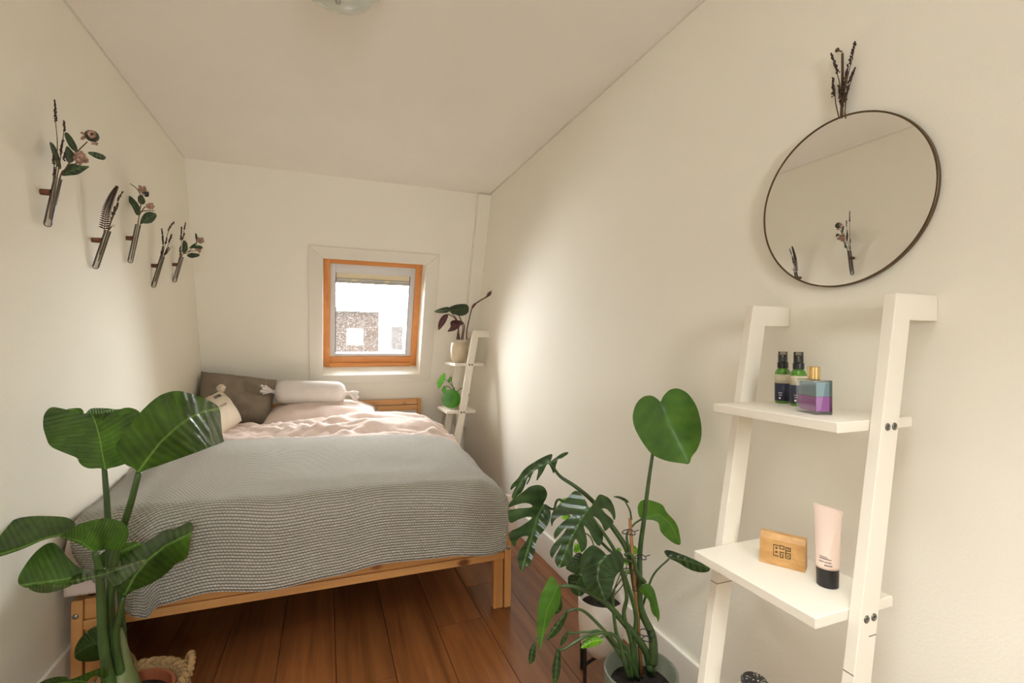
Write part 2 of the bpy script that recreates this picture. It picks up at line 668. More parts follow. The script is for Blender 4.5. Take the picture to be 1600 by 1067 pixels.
M['mon'] = leafmat('monstera_leaf', srgb(30, 48, 24), srgb(50, 76, 36), srgb(64, 92, 46), rough=0.26, nveins=6, transl=0.2, slant=3.0, veinbump=0.35)
M['mon_l'] = leafmat('young_leaf', srgb(60, 118, 20), srgb(96, 150, 36), srgb(130, 170, 70), rough=0.35, nveins=6, transl=0.4, slant=3.0, veinbump=0.3)
M['mon_h'] = leafmat('heart_leaf', srgb(42, 78, 20), srgb(64, 104, 30), srgb(74, 116, 44), rough=0.42, nveins=5, transl=0.35, slant=3.0, veinbump=0.12, rib=0.005, vcol=0.03)
M['stem_m'] = plain('monstera_stem', srgb(58, 80, 38), 0.45, vary=0.3, vscale=30)
M['cal'] = leafmat('calathea_leaf', srgb(24, 36, 22), srgb(56, 70, 44), srgb(90, 100, 70), rough=0.3, nveins=8, transl=0.12)
M['cal_p'] = leafmat('calathea_underside', srgb(58, 28, 30), srgb(84, 44, 42), srgb(96, 60, 52), rough=0.45, nveins=8, transl=0.12)
M['pilea'] = leafmat('pilea_leaf', srgb(36, 92, 20), srgb(66, 130, 36), srgb(120, 160, 80), rough=0.28, nveins=5, transl=0.25, rib=0.004)
M['soil'] = plain('soil', srgb(38, 28, 22), 0.95, bump=1.0, bscale=120, vary=0.4, vscale=60)
M['cane'] = wood('bamboo_cane', srgb(120, 76, 40), srgb(168, 122, 66), axis=2, rough=0.5)
M['black'] = plain('black_metal', srgb(26, 25, 25), 0.45)
M['potgrey'] = plain('grey_green_ceramic', srgb(112, 116, 100), 0.35, vary=0.06)
M['potwhite'] = plain('matt_white_ceramic', srgb(222, 212, 200), 0.5)
M['potsand'] = plain('sand_ceramic', srgb(206, 190, 160), 0.3, vary=0.08, vscale=20)
M['terra'] = plain('plastic_terracotta', srgb(150, 84, 54), 0.5)
M['rope'] = plain('seagrass_rope', srgb(158, 126, 82), 0.85, bump=1.0, bscale=140, vary=0.25, vscale=50)
M['lav'] = plain('dried_lavender', srgb(66, 50, 46), 0.9, vary=0.3, vscale=80)
M['stalk'] = plain('dried_stalk', srgb(96, 76, 54), 0.85)
M['cork'] = plain('dark_wood_peg', srgb(104, 62, 38), 0.7, vary=0.2, vscale=60)
M['tubeglass'] = clear('test_tube_glass', (0.95, 0.93, 0.9, 1), gloss=0.3)
M['euc'] = leafmat('dried_leaf', srgb(34, 52, 36), srgb(62, 80, 52), srgb(90, 104, 66), rough=0.5, nveins=5, transl=0.1)
M['pinkfl'] = plain('dusty_pink_petals', srgb(172, 136, 118), 0.85, vary=0.45, vscale=120)
M['budgreen'] = plain('dark_bud', srgb(56, 58, 44), 0.6, vary=0.3, vscale=80)
M['whitefl'] = plain('white_petals', srgb(230, 222, 196), 0.8)
M['bottlegreen'] = plain('green_bottle_glass', srgb(70, 124, 18), 0.12, coat=0.5, spec=0.7)
M['plasticblk'] = plain('black_plastic', srgb(30, 28, 28), 0.3)
M['capclear'] = clear('smoky_clear_cap', (0.62, 0.6, 0.57, 1), gloss=0.1)
M['navy'] = plain('navy_label', srgb(44, 46, 70), 0.5)
M['beigelab'] = plain('beige_label', srgb(206, 194, 168), 0.55)
M['print'] = plain('white_print', srgb(214, 212, 206), 0.6)
M['gold'] = plain('gold_cap', srgb(222, 190, 130), 0.22, metal=1.0)
M['oilteal'] = plain('teal_oil', srgb(150, 190, 202), 0.08, coat=0.6)
M['oilpurple'] = plain('purple_water', srgb(204, 112, 210), 0.08, coat=0.6)
M['bglass'] = clear('bottle_glass', (0.95, 0.98, 0.97, 1), gloss=0.5)
M['tubepink'] = plain('blush_tube', srgb(236, 212, 196), 0.35)
M['facade'] = plain('brown_facade', srgb(29, 24, 20), 0.9, spec=0.0, vary=0.1, vscale=2)
M['facade_l'] = plain('pale_facade', srgb(58, 56, 52), 0.9, spec=0.0)
M['roofgrey'] = plain('roof_grey', srgb(34, 32, 30), 0.9, spec=0.0)
M['woven'] = None
m, nt, p = new_mat('black_white_weave')
tc = nd(nt, 'ShaderNodeTexCoord')
ck = nd(nt, 'ShaderNodeTexVoronoi')
ck.inputs['Scale'].default_value = 160
nt.links.new(tc.outputs['Object'], ck.inputs['Vector'])
nt.links.new(ramp(nt, ck.outputs['Distance'], [(0.22, srgb(190, 184, 172)), (0.34, srgb(30, 28, 28))]), p.inputs['Base Color'])
M['woven'] = m

# ------------------------------------------------------------------ the room
XL, XR, ZC, YR = -0.762, 1.066, 2.1655, -1.75
PHI, PSI = 0.345, 0.012
WN = Vector((math.sin(PSI) * math.cos(PHI), math.cos(PSI) * math.cos(PHI), math.sin(PHI)))    # outward
E1 = Vector((math.cos(PSI), -math.sin(PSI), 0))
E2 = Vector((-math.sin(PHI) * math.sin(PSI), -math.sin(PHI) * math.cos(PSI), math.cos(PHI)))
W0 = Vector((0, 3.2064, ZC))


def W(a, b, n=0.0):
    """point of the sloping back wall: a along it, b up the slope from the ceiling edge, n outwards"""
    return W0 + E1 * a + E2 * b + WN * n


def Wpix(u, v):
    p = PP(u, v, W0, WN) - W0
    return p.dot(E1), p.dot(E2)


def back_y(x, z):
    return (W0.dot(WN) - WN.x * x - WN.z * z) / WN.y


# floor of separate planks over a dark underlay
b = B().box((XL - 0.1, YR - 0.1, -0.08), (XR + 0.1, 4.2, -0.02))
floor = tag(b.build('floor', M['gap'], base=(0, 0, -0.08)), kind='structure')
rows = [XL]
x = 0.977 - 9 * 0.1875
while x < 1.0:
    if x > XL + 0.03: rows.append(x)
    x += 0.1875
rows.append(XR)
k = 0
plank_i = 0
for i in range(len(rows) - 1):
    y = YR - random.uniform(0, 1.0)
    lens = []
    brk = {5: [1.62], 3: [0.9, 2.4]}.get(i)
    cuts = [YR]
    if i == 5: cuts += [-0.3, 1.625, 3.2]
    elif i == 6: cuts += [0.7, 2.9]
    else:
        y = YR + random.uniform(0.4, 1.4)
        while y < 3.7:
            cuts.append(y)
            y += random.uniform(1.2, 1.9)
    cuts.append(4.1)
    for a, c in zip(cuts[:-1], cuts[1:]):
        if c - a < 0.05: continue
        b = B().box((rows[i] + 0.0012, a + 0.0008, -0.02), (rows[i + 1] - 0.0012, c - 0.0008, 0.0))
        b.build('plank', M['floor'], floor)

bl = B().box((XL - 0.1, YR, -0.02), (XL, 4.2, ZC + 0.1))
wall_left = tag(bl.build('wall_left', M['wall']), kind='structure')
br = B().box((XR, YR, -0.02), (XR + 0.1, 4.2, ZC + 0.1))
wall_right = tag(br.build('wall_right', M['wall']), kind='structure')
# flat ceiling; skylight over the camera's end is invented to add fill daylight
KX0, KX1, KY0, KY1 = -0.32, 0.34, -0.50, 0.26
bc = B()
for lo, hi in (((XL - 0.1, YR - 0.1), (XR + 0.1, KY0)), ((XL - 0.1, KY1), (XR + 0.1, 3.45)), ((XL - 0.1, KY0), (KX0, KY1)), ((KX1, KY0), (XR + 0.1, KY1))):
    bc.box((*lo, ZC), (*hi, ZC + 0.1))
ceiling = tag(bc.build('ceiling', M['ceil']), kind='structure')
sk = B()
for lo, hi in (((KX0, KY0), (KX1, KY0 + 0.03)), ((KX0, KY1 - 0.03), (KX1, KY1)), ((KX0, KY0 + 0.03), (KX0 + 0.03, KY1 - 0.03)), ((KX1 - 0.03, KY0 + 0.03), (KX1, KY1 - 0.03))):
    sk.box((*lo, ZC + 0.05), (*hi, ZC + 0.1))
added_skyl = tag(sk.build('added_skylight', M['trim']), kind='structure')
B().box((KX0 + 0.03, KY0 + 0.03, ZC + 0.07), (KX1 - 0.03, KY1 - 0.03, ZC + 0.075)).build('pane', M['glass'], added_skyl)
portal('added_skylight_portal', ((KX0 + KX1) / 2, (KY0 + KY1) / 2, ZC + 0.11), (0, 0, 0), KX1 - KX0, KY1 - KY0)

# back wall, sloping inwards, with the window opening
o_tl, o_tr, o_br, o_bl = Wpix(506, 403), Wpix(670, 414), Wpix(651, 584), Wpix(503, 585)
A0, A1 = (o_tl[0] + o_bl[0]) / 2, (o_tr[0] + o_br[0]) / 2
B0, B1 = (o_br[1] + o_bl[1]) / 2, (o_tl[1] + o_tr[1]) / 2
DEP = 0.16
bbot = -(ZC - 0.45) / math.cos(PHI)
bw = B()
for (a0, a1, b0, b1) in ((XL - 0.1, A0, bbot, 0.03), (A1, XR + 0.1, bbot, 0.03), (A0, A1, bbot, B0), (A0, A1, B1, 0.03)):
    bw.hexa([W(a0, b0), W(a1, b0), W(a1, b0, DEP), W(a0, b0, DEP)], [W(a0, b1), W(a1, b1), W(a1, b1, DEP), W(a0, b1, DEP)])
ky = back_y(0, 0.45)
bw.box((XL - 0.1, ky - 0.005, -0.02), (XR + 0.1, ky + 0.15, 0.46))
wall_back = tag(bw.build('wall_back', M['wall']), kind='structure')

# wall behind the camera, with an invented glazed doorway letting in fill light
RX0, RX1, RZ1, GX0, GX1, GZ0, GZ1 = -0.30, 0.55, 2.0, -0.06, 0.31, 1.15, 1.85
brw = B()
for lo, hi in (((XL - 0.1, YR - 0.1, -0.02), (RX0, YR, ZC + 0.1)), ((RX1, YR - 0.1, -0.02), (XR + 0.1, YR, ZC + 0.1)), ((RX0, YR - 0.1, RZ1), (RX1, YR, ZC + 0.1))):
    brw.box(lo, hi)
wall_front = tag(brw.build('wall_front', M['wall']), kind='structure')
dl = B()
for x0, x1, z0, z1 in ((RX0, GX0, 0, RZ1), (GX1, RX1, 0, RZ1), (GX0, GX1, 0, GZ0), (GX0, GX1, GZ1, RZ1)):
    dl.box((x0, YR - 0.075, z0), (x1, YR - 0.035, z1))
added_door = tag(dl.build('added_door_1', M['trim']), kind='structure')
B().box((GX0, YR - 0.058, GZ0), (GX1, YR - 0.053, GZ1)).build('pane', M['glass'], added_door)
hd = B().tube([(RX1 - 0.06, YR - 0.035, 1.02), (RX1 - 0.06, YR + 0.005, 1.02), (RX1 - 0.17, YR + 0.005, 1.02)], 0.009, 10).build('added_door_handle', M['steel'], added_door, smooth=True)
portal('added_door_portal', ((GX0 + GX1) / 2, YR - 0.11, (GZ0 + GZ1) / 2), (R(90), 0, 0), GX1 - GX0, GZ1 - GZ0)

# skirting boards
for name, x0, x1 in (('baseboard_left', XL, XL + 0.013), ('baseboard_right', XR - 0.013, XR)):
    tag(B().box((x0, YR, 0), (x1, ky - 0.005, 0.14)).build(name, M['wall'], bevel=0.004), kind='structure')
tag(B().box((XL + 0.013, ky - 0.018, 0), (XR - 0.013, ky - 0.005, 0.14)).build('baseboard_back', M['wall'], bevel=0.004), kind='structure')
# thin painted bead where walls meet the ceiling
for name, x0, x1 in (('trim_1', XL, XL + 0.006), ('trim_2', XR - 0.006, XR)):
    tag(B().box((x0, YR, ZC - 0.006), (x1, 3.19, ZC)).build(name, M['trim']), kind='structure')
# boxed-in pipe in the corner beside the sloping wall
px0 = XR - 0.088
bp = B().hexa([W(px0, bbot, -0.055), W(XR + 0.01, bbot, -0.055), W(XR + 0.01, bbot, 0.01), W(px0, bbot, 0.01)], [W(px0, 0.0, -0.055), W(XR + 0.01, 0.0, -0.055), W(XR + 0.01, 0.02, 0.01), W(px0, 0.02, 0.01)])
tag(bp.build('trim_3', M['wall'], bevel=0.004), kind='structure')

# window casing boards, mitred, on the face of the slope
CW, CT = 0.088, 0.012
cas = thing('trim_4', W((A0 + A1) / 2, B0), None, None)
cas['kind'] = 'structure'
ao0, ao1, bo0, bo1 = A0 - CW, A1 + CW, B0 - CW * 0.75, B1 + CW * 0.9
for q in (((ao0, bo0), (A0, B0), (A0, B1), (ao0, bo1)), ((A1, B0), (ao1, bo0), (ao1, bo1), (A1, B1)), ((A0, B1), (A1, B1), (ao1, bo1), (ao0, bo1)), ((ao0, bo0), (ao1, bo0), (A1, B0), (A0, B0))):
    B().prism([W(a, c, -0.0005) for a, c in q], -WN * CT).build('casing_board', M['trim'], cas, bevel=0.002)

# roof window
win = thing('window_1', W((A0 + A1) / 2, B0, DEP), None, None)
win['kind'] = 'structure'
# plastered reveal lining
for q in (((A0, B0), (A1, B0), (A1, B0 - 0.002), (A0, B0 - 0.002)),):
    pass
FW = 0.045
d0, d1 = DEP - 0.005, DEP + 0.05


def wbar(a0, a1, b0, b1, n0, n1, name, mat, parent=win, bevel=0.002):
    return B().hexa([W(a0, b0, n0), W(a1, b0, n0), W(a1, b0, n1), W(a0, b0, n1)], [W(a0, b1, n0), W(a1, b1, n0), W(a1, b1, n1), W(a0, b1, n1)]).build(name, mat, parent, bevel=bevel)


wbar(A0, A0 + FW, B0, B1, d0, d1, 'frame_side', M['winwood'])
wbar(A1 - FW, A1, B0, B1, d0, d1, 'frame_side', M['winwood'])
wbar(A0 + FW, A1 - FW, B1 - 0.062, B1, d0, d1, 'frame_head', M['winwood_x'])
wbar(A0 + FW, A1 - FW, B0 + 0.03, B0 + 0.075, d0 + 0.004, d1, 'frame_sill', M['winwood_x'])
wbar(A0 + FW, A1 - FW, B0, B0 + 0.03, d0 - 0.012, d1, 'frame_sill', M['winwood_x'])
a0, a1, c0, c1 = A0 + FW, A1 - FW, B0 + 0.075, B1 - 0.064
s0, s1 = DEP + 0.012, DEP + 0.045
wbar(a0, a0 + 0.036, c0, c1, s0, s1, 'sash_side', M['alu'])
wbar(a1 - 0.036, a1, c0, c1, s0, s1, 'sash_side', M['alu'])
wbar(a0 + 0.036, a1 - 0.036, c1 - 0.065, c1, s0, s1, 'ventilation_flap', M['alu'])
wbar(a0 + 0.036, a1 - 0.036, c0, c0 + 0.022, s0, s1, 'sash_bottom', M['alu'])
g0, g1 = a0 + 0.036, a1 - 0.036
wbar(g0, g0 + 0.004, c0 + 0.022, c1 - 0.065, s0 + 0.002, s1, 'seal', M['rubber'], bevel=0)
wbar(g1 - 0.004, g1, c0 + 0.022, c1 - 0.065, s0 + 0.002, s1, 'seal', M['rubber'], bevel=0)
wbar(g0 + 0.004, g1 - 0.004, c1 - 0.103, c1 - 0.065, s0 + 0.01, s0 + 0.02, 'blind', M['blind'], bevel=0)
brail = wbar(g0 + 0.004, g1 - 0.004, c1 - 0.138, c1 - 0.103, s0 + 0.002, s0 + 0.022, 'blind_rail', M['rail'])
wbar(g0 + 0.006, g1 - 0.006, c1 - 0.112, c1 - 0.107, s0 - 0.002, s0 + 0.003, 'rail_ridge', M['alu'], brail)
for q in (0.24, 0.68):
    wbar(g0 + (g1 - g0) * q - 0.018, g0 + (g1 - g0) * q + 0.018, c1 - 0.118, c1 - 0.105, s0 - 0.004, s0 + 0.004, 'grip', M['blind'], brail)
wbar(g0 - 0.004, g1 + 0.004, c0 + 0.015, c1 - 0.06, s1 - 0.012, s1 - 0.007, 'pane', M['rain'], bevel=0)
zrot = WN.to_track_quat('Z', 'Y').to_euler()
portal('daylight_window', W((A0 + A1) / 2, (B0 + B1) / 2, DEP + 0.07), zrot, A1 - A0, B1 - B0)

# neighbouring house seen through the wet glass
hb = thing('house', (0.9, 15, -8), 'brown house across the street seen through the wet window', 'house')
wl = B()
FX0, FX1, FZ1 = 0.05, 1.38, 2.0
for lo, hi in (((-3.0, 14, -8), (0.52, 18, FZ1)), ((0.98, 14, -8), (FX1, 18, FZ1)), ((0.52, 14, -8), (0.98, 18, 1.06)), ((0.52, 14, 1.55), (0.98, 18, FZ1))):
    wl.box(lo, hi)
wl.build('wall', M['facade'], hb)
pn = B().box((0.52, 14.05, 1.06), (0.98, 14.1, 1.55)).build('window', M['facade_l'], hb)
B().box((-3.1, 13.9, FZ1), (FX1, 18, FZ1 + 0.12)).build('cornice', M['facade_l'], hb)
h2 = thing('house', (3, 15.5, -8), 'pale house next to the brown one seen through the wet window', 'house')
w2 = B().box((FX1 + 0.002, 14.02, -8), (6.5, 18, 2.05))
w2.build('wall', M['facade_l'], h2)
for x0 in (1.75, 2.3):
    B().box((x0, 13.99, 0.95), (x0 + 0.3, 14.05, 1.6)).build('window', M['roofgrey'], h2)

# ceiling lamp: opal dome on a white rim
lamp = thing('ceiling_lamp', (0.024, 1.43, ZC), 'round opal glass dome lamp on the ceiling', 'lamp')
B().lathe((0.024, 1.43, ZC - 0.012), [(0.02, 0.012), (0.128, 0.012), (0.132, 0.006), (0.128, 0.0), (0.02, 0.0)], 48).build('rim', M['trim'], lamp, smooth=True)
prof = [(0.124 * math.cos(q), -0.012 - 0.075 * math.sin(q)) for q in [R(i * 6) for i in range(15)]]
prof.append((0.004, -0.0872))
B().lathe((0.024, 1.43, ZC), prof, 48).build('dome', M['opal'], lamp, smooth=True)
B().lathe((0.024, 1.43, ZC - 0.094), [(0.002, 0.0), (0.007, 0.001), (0.008, 0.006), (0.004, 0.009)], 16).build('finial', M['steel'], lamp, smooth=True)

# ------------------------------------------------------------------ bed
BX, BY, HW = 0.0013, 1.884, 0.7365
BL_, BR_ = BX - HW, BX + HW
HY, HZ, HX = 3.695, 0.689, 0.69
bed = thing('bed_frame', (BX, BY, 0), 'low pine bed frame with knotty foot rail between the two side walls', 'bed')
for s in (-1, 1):
    xo = BX + s * HW
    xi = xo - s * 0.03
    B().box((min(xo, xi), BY, 0), (max(xo, xi), BY + 0.045, 0.3)).build('leg', M['pine_z'], bed, bevel=0.003)
    xa, xb = xo - s * 0.034, xo - s * 0.076
    B().box((min(xa, xb), BY + 0.006, 0), (max(xa, xb), BY + 0.04, 0.206)).build('leg_cleat', M['pine_z'], bed, bevel=0.003)
    xc = xo - s * 0.024
    B().box((min(xo, xc), BY + 0.047, 0.206), (max(xo, xc), HY + 0.02, 0.296)).build('side_rail', M['pine_y'], bed, bevel=0.003)
    B().lathe((xo - s * 0.012, BY - 0.0005, 0.252), [(0.0015, -0.0035), (0.006, -0.003), (0.0085, -0.001), (0.0085, 0.003)], 16, m=Matrix.Rotation(R(-90), 3, 'X')).build('bolt', M['steel'], bed, smooth=True)
    xh = BX + s * HX
    xh2 = xh - s * 0.03
    B().box((min(xh, xh2), HY, 0), (max(xh, xh2), HY + 0.028, HZ)).build('headboard_post', M['pine_z'], bed, bevel=0.003)
for qx in (-0.01, 0.27):
    B().lathe((qx, BY + 0.005, 0.27), [(0.001, -0.003), (0.006, -0.0028), (0.0075, -0.001), (0.0075, 0.004)], 16, m=Matrix.Rotation(R(-90), 3, 'X')).build('bolt', M['steel'], bed, smooth=True)
B().box((BL_ + 0.031, BY + 0.006, 0.236), (BR_ - 0.031, BY + 0.028, 0.3)).build('foot_rail', M['pine'], bed, bevel=0.003)
B().box((BL_ + 0.031, BY, 0.206), (BR_ - 0.031, BY + 0.028, 0.235)).build('foot_lip', M['pine'], bed, bevel=0.003)
B().box((BX - HX + 0.031, HY + 0.003, HZ - 0.042), (BX + HX - 0.031, HY + 0.024, HZ - 0.001)).build('head_rail', M['pine'], bed, bevel=0.004)
B().box((BX - HX + 0.031, HY + 0.003, HZ - 0.088), (BX + HX - 0.031, HY + 0.024, HZ - 0.048)).build('head_rail', M['pine'], bed, bevel=0.004)
B().box((BX - HX + 0.031, HY + 0.003, 0.3), (BX + HX - 0.031, HY + 0.024, 0.36)).build('head_rail', M['pine'], bed, bevel=0.004)
slat0 = None
for i in range(12):
    y = BY + 0.1 + i * 0.145
    B().box((BL_ + 0.026, y, 0.212), (BR_ - 0.026, y + 0.07, 0.229)).build('slat', M['pine'], bed)

MT = 0.455
mt = grid_mesh(lambda u, v: (0, 0, 0), 1, 1)
mb = B().box((BL_ + 0.03, BY + 0.05, 0.23), (BR_ - 0.03, HY - 0.005, MT))
mattress = mb.build('mattress', M['sheet'], bevel=0.045, bseg=4)
tag(mattress, 'white mattress lying in the pine bed frame under the pink duvet', 'mattress')


def interp(tab, x):
    if x <= tab[0][0]: return tab[0][1]
    for (a, fa), (c, fc) in zip(tab[:-1], tab[1:]):
        if x <= c:
            t = (x - a) / (c - a)
            t = t * t * (3 - 2 * t)
            return fa + (fc - fa) * t
    return tab[-1][1]


def topz(x, y):
    z = interp([(1.9, 0.532), (2.1, 0.55), (2.65, 0.592), (3.0, 0.612), (3.2, 0.61), (3.4, 0.545)], y)
    z += -0.022 * x
    z -= 0.075 * sstep(0.58, 0.76, x) + 0.02 * sstep(-0.6, -0.74, x)
    z += 0.008 * noise.noise(Vector((x * 2.6, y * 2.6, 4.2)))
    return z


YB = [(-0.74, 2.36), (-0.61, 2.62), (-0.47, 2.73), (0.0, 2.7), (0.3, 2.69), (0.636, 2.58), (0.74, 2.52)]
ZB = [(-0.735, 0.29), (-0.66, 0.24), (-0.593, 0.228), (-0.5, 0.262), (-0.355, 0.28), (-0.161, 0.256), (0.03, 0.268), (0.211, 0.286), (0.45, 0.276), (0.65, 0.252), (0.735, 0.262)]
RAD = 0.095


def drape(x, q, yback, zbot, yfront, off):
    """q 0..1 from the back edge over the top, round the foot edge and down"""
    ycrest = yfront + RAD
    L1 = yback - ycrest
    zt = topz(x, ycrest) + off
    L2 = RAD * math.pi / 2
    L3 = max(zt - RAD - zbot, 0.01)
    s = q * (L1 + L2 + L3)
    if s < L1:
        y = yback - s
        return y, topz(x, y) + off, s
    if s < L1 + L2:
        a = (s - L1) / RAD
        return ycrest - RAD * math.sin(a), zt - RAD * (1 - math.cos(a)), s
    return yfront, zt - RAD - (s - L1 - L2), s


def blanket_pt(u, v):
    x = -0.728 + 1.452 * u
    y, z, s = drape(x, v, interp(YB, x), interp(ZB, x), 1.862, 0.016)
    hang = sstep(0.5, 0.24, z) * sstep(2.0, 1.9, y)
    # hanging corners swing in, soft vertical folds
    x2 = x + hang * (0.12 * sstep(-0.45, -0.73, x) - 0.025 * sstep(0.4, 0.73, x))
    wob = noise.noise(Vector((x * 4.0, 1.3, s * 0.8)))
    y -= hang * (0.012 + 0.014 * wob)
    z += (1 - hang) * 0.01 * noise.noise(Vector((x * 5.2, y * 4.2, 9.1)))
    if z > 0.45: z -= 0.012 * sstep(0.66, 0.73, x)
    return Vector((x2, y, z))


NU, NV = 110, 110
gb = grid_mesh(blanket_pt, NU, NV, lambda u, v: (u * 1.46, v * 1.28))
blanket = gb.build('knitted_blanket', M['knit'], smooth=True)
sd = blanket.modifiers.new('thick', 'SOLIDIFY')
sd.thickness = 0.009
sd.offset = 1
tag(blanket, 'grey chunky knitted blanket spread over the foot of the bed', 'blanket')


def ridge(x, y, ang, f, seed):
    c, s = math.cos(ang), math.sin(ang)
    a, b_ = (x * c + y * s), (-x * s + y * c)
    n = noise.noise(Vector((a * 1.6 + seed, b_ * f, seed)))
    return (1 - abs(n) * 2.2)


def duvet_pt(u, v):
    x = -0.745 + 1.5 * u
    yb = 3.42
    y, z, s = drape(x, v, yb, 0.325, 1.8775, -0.002)
    over = sstep(interp(YB, x) - 0.05, interp(YB, x) + 0.12, y)
    w = 0.0
    w += 0.05 * ridge(x, y, R(22), 7.0, 3.1) * sstep(-0.3, 0.25, x)
    w += 0.026 * ridge(x, y, R(-8), 13.0, 7.7)
    w += 0.03 * ridge(x, y, R(48), 15.0, 1.7) * sstep(0.3, -0.2, x)
    w += 0.004 * noise.noise(Vector((x * 30, y * 30, 2)))
    bump = 0.03 * math.exp(-((x - 0.36) / 0.3) ** 2 - ((y - 3.08) / 0.16) ** 2)
    z += over * ((w - 0.03) * (1 - 0.6 * sstep(3.12, 3.3, y)) + bump)
    if x > 0.6 and y > 1.95: z -= 0.16 * sstep(0.7, 0.755, x)
    return Vector((x, y, z))


gd = grid_mesh(duvet_pt, 150, 190)
duvet = gd.build('duvet', M['duvet'], smooth=True)
sd = duvet.modifiers.new('thick', 'SOLIDIFY')
sd.thickness = 0.012
sd.offset = -1
tag(duvet, 'rumpled pale pink duvet showing between the grey blanket and the pillows', 'duvet')


def puff(b, A, Bc, Cc, D, th, n=26, sharp=3.0, wr=0.0, seed=0.0, pinch=0.05):
    """stuffed cushion spanned by four corners"""
    A, Bc, Cc, D = map(Vector, (A, Bc, Cc, D))
    nrm = ((Bc - A).cross(D - A)).normalized()
    b.uv = b.uv or []
    idx = {}

    def pos(i, j, side):
        u, v = i / n, j / n
        eu, ev = 2 * u - 1, 2 * v - 1
        uu = 0.5 + 0.5 * eu * (1 - pinch * (1 - ev * ev))
        vv = 0.5 + 0.5 * ev * (1 - pinch * (1 - eu * eu))
        p = A * (1 - uu) * (1 - vv) + Bc * uu * (1 - vv) + Cc * uu * vv + D * (1 - uu) * vv
        pr = (max(0, 1 - abs(eu) ** sharp) * max(0, 1 - abs(ev) ** sharp)) ** 0.55
        w = 1 + wr * (1 - abs(noise.noise(Vector((u * 4 + seed, v * 4, seed + side)))) * 3) * 0.5
        return p + nrm * side * th / 2 * pr * w

    for side in (1, -1):
        for i in range(n + 1):
            for j in range(n + 1):
                edge = i in (0, n) or j in (0, n)
                key = (i, j, 0 if edge else side)
                if key in idx: continue
                idx[key] = len(b.v)
                b.v.append(pos(i, j, side))
                b.uv.append((i / n, j / n))
        for i in range(n):
            for j in range(n):
                def g(a, c):
                    return idx[(a, c, 0 if (a in (0, n) or c in (0, n)) else side)]
                b.f.append((g(i, j), g(i + 1, j), g(i + 1, j + 1), g(i, j + 1)))
    return pos


b = B()
puff(b, (-0.38, 3.22, 0.592), (0.345, 3.21, 0.58), (0.36, 3.64, 0.632), (-0.38, 3.65, 0.642), 0.2, wr=0.25, seed=3)
tag(b.build('pillow', M['duvet'], smooth=True), 'plump pale pink pillow lying under the white bolster', 'pillow', 'pillows on the bed')
b = B()
puff(b, (-0.75, 3.44, 0.6), (-0.33, 3.42, 0.585), (-0.31, 3.60, 0.86), (-0.752, 3.6, 0.925), 0.19, wr=0.6, seed=5, pinch=0.03)
tag(b.build('pillow', M['greypillow'], smooth=True), 'taupe ribbed pillow leaning in the corner by the left wall', 'pillow', 'pillows on the bed')

# bolster with tied, tasselled ends
bol = thing('bolster', (-0.09, 3.47, 0.69), 'white round bolster with tasselled ends lying on the pink pillow', 'bolster', 'pillows on the bed')
bx0, bx1 = -0.312, 0.13
prof = []
for i in range(41):
    q = i / 40
    e = min(q, 1 - q)
    r = 0.078 * (max(0.0, 1 - (1 - min(e / 0.16, 1)) ** 2.4)) ** 0.5
    prof.append((max(r, 0.012), q * (bx1 - bx0)))
mrot = Matrix.Rotation(R(90 + 3.0), 3, 'Y')
c0 = Vector((bx0, 3.47, 0.792))
bb = B()
seg = 48
vs = []
for r, z in prof:
    for k in range(seg):
        a = 2 * math.pi * k / seg
        e = min(z, (bx1 - bx0) - z)
        rr = r * (1 + 0.06 * math.sin(a * 14) * max(0, 1 - e / 0.05))
        p = mrot @ Vector((rr * math.cos(a), rr * math.sin(a), z))
        vs.append(c0 + p)
fs = []
for i in range(len(prof) - 1):
    for k in range(seg):
        fs.append((i * seg + k, i * seg + (k + 1) % seg, (i + 1) * seg + (k + 1) % seg, (i + 1) * seg + k))
fs += [tuple(range(seg - 1, -1, -1)), tuple((len(prof) - 1) * seg + k for k in range(seg))]
bb.add(vs, fs).build('body', M['bolster'], bol, smooth=True)
dirx = (mrot @ Vector((0, 0, 1)))
for s, e in ((-1, c0), (1, c0 + dirx * (bx1 - bx0))):
    tb = B()
    tb.tube([e - dirx * s * 0.006, e + dirx * s * 0.012], [0.015, 0.014], 12)
    for k in range(9):
        a = 2 * math.pi * k / 9
        d = Vector((s * (0.05 + 0.012 * (k % 3)), 0.024 * math.cos(a), 0.026 * math.sin(a) + (0.012 if s < 0 else -0.016)))
        q = e + dirx * s * 0.008
        tb.tube(smooth_path([q, q + d * 0.5 + Vector((0, 0, 0.004)), q + d + Vector((0, 0, -0.01 if s > 0 else 0.004))], 4), [0.006, 0.0095], 7)
    tb.build('tassel', M['bolster'], bol, smooth=True)

# cream cushion leaning on the left wall, pompom on its corner
cu = thing('cushion', (-0.57, 3.0, 0.6), 'cream canvas cushion with pompom corner and small dark print', 'cushion', 'pillows on the bed')
b = B()
cpos = puff(b, PT(322, 688, 2.36), PT(379, 657, 2.72), PT(343, 613, 2.88), PT(287, 648, 2.52), 0.17, wr=0.1, seed=8, sharp=2.6, pinch=0.02)
b.build('cover', M['cream'], cu, smooth=True)
pm = B()
pc = PT(343, 610, 2.87)
random.seed(3)
for k in range(46):
    d = Vector((random.gauss(0, 1), random.gauss(0, 1), random.gauss(0, 1))).normalized()
    pm.blob(pc + Vector((0.008, 0, 0.012)) + d * 0.016, 0.011, 1)
pm.build('pompom', M['cream'], cu, smooth=True)
pr = B()
nface = (cpos(14, 13, 1) - cpos(14, 13, -1)).normalized()
sgn = 1 if nface.dot(Vector((0, 0, CAMH)) - cpos(13, 13, 1)) > 0 else -1


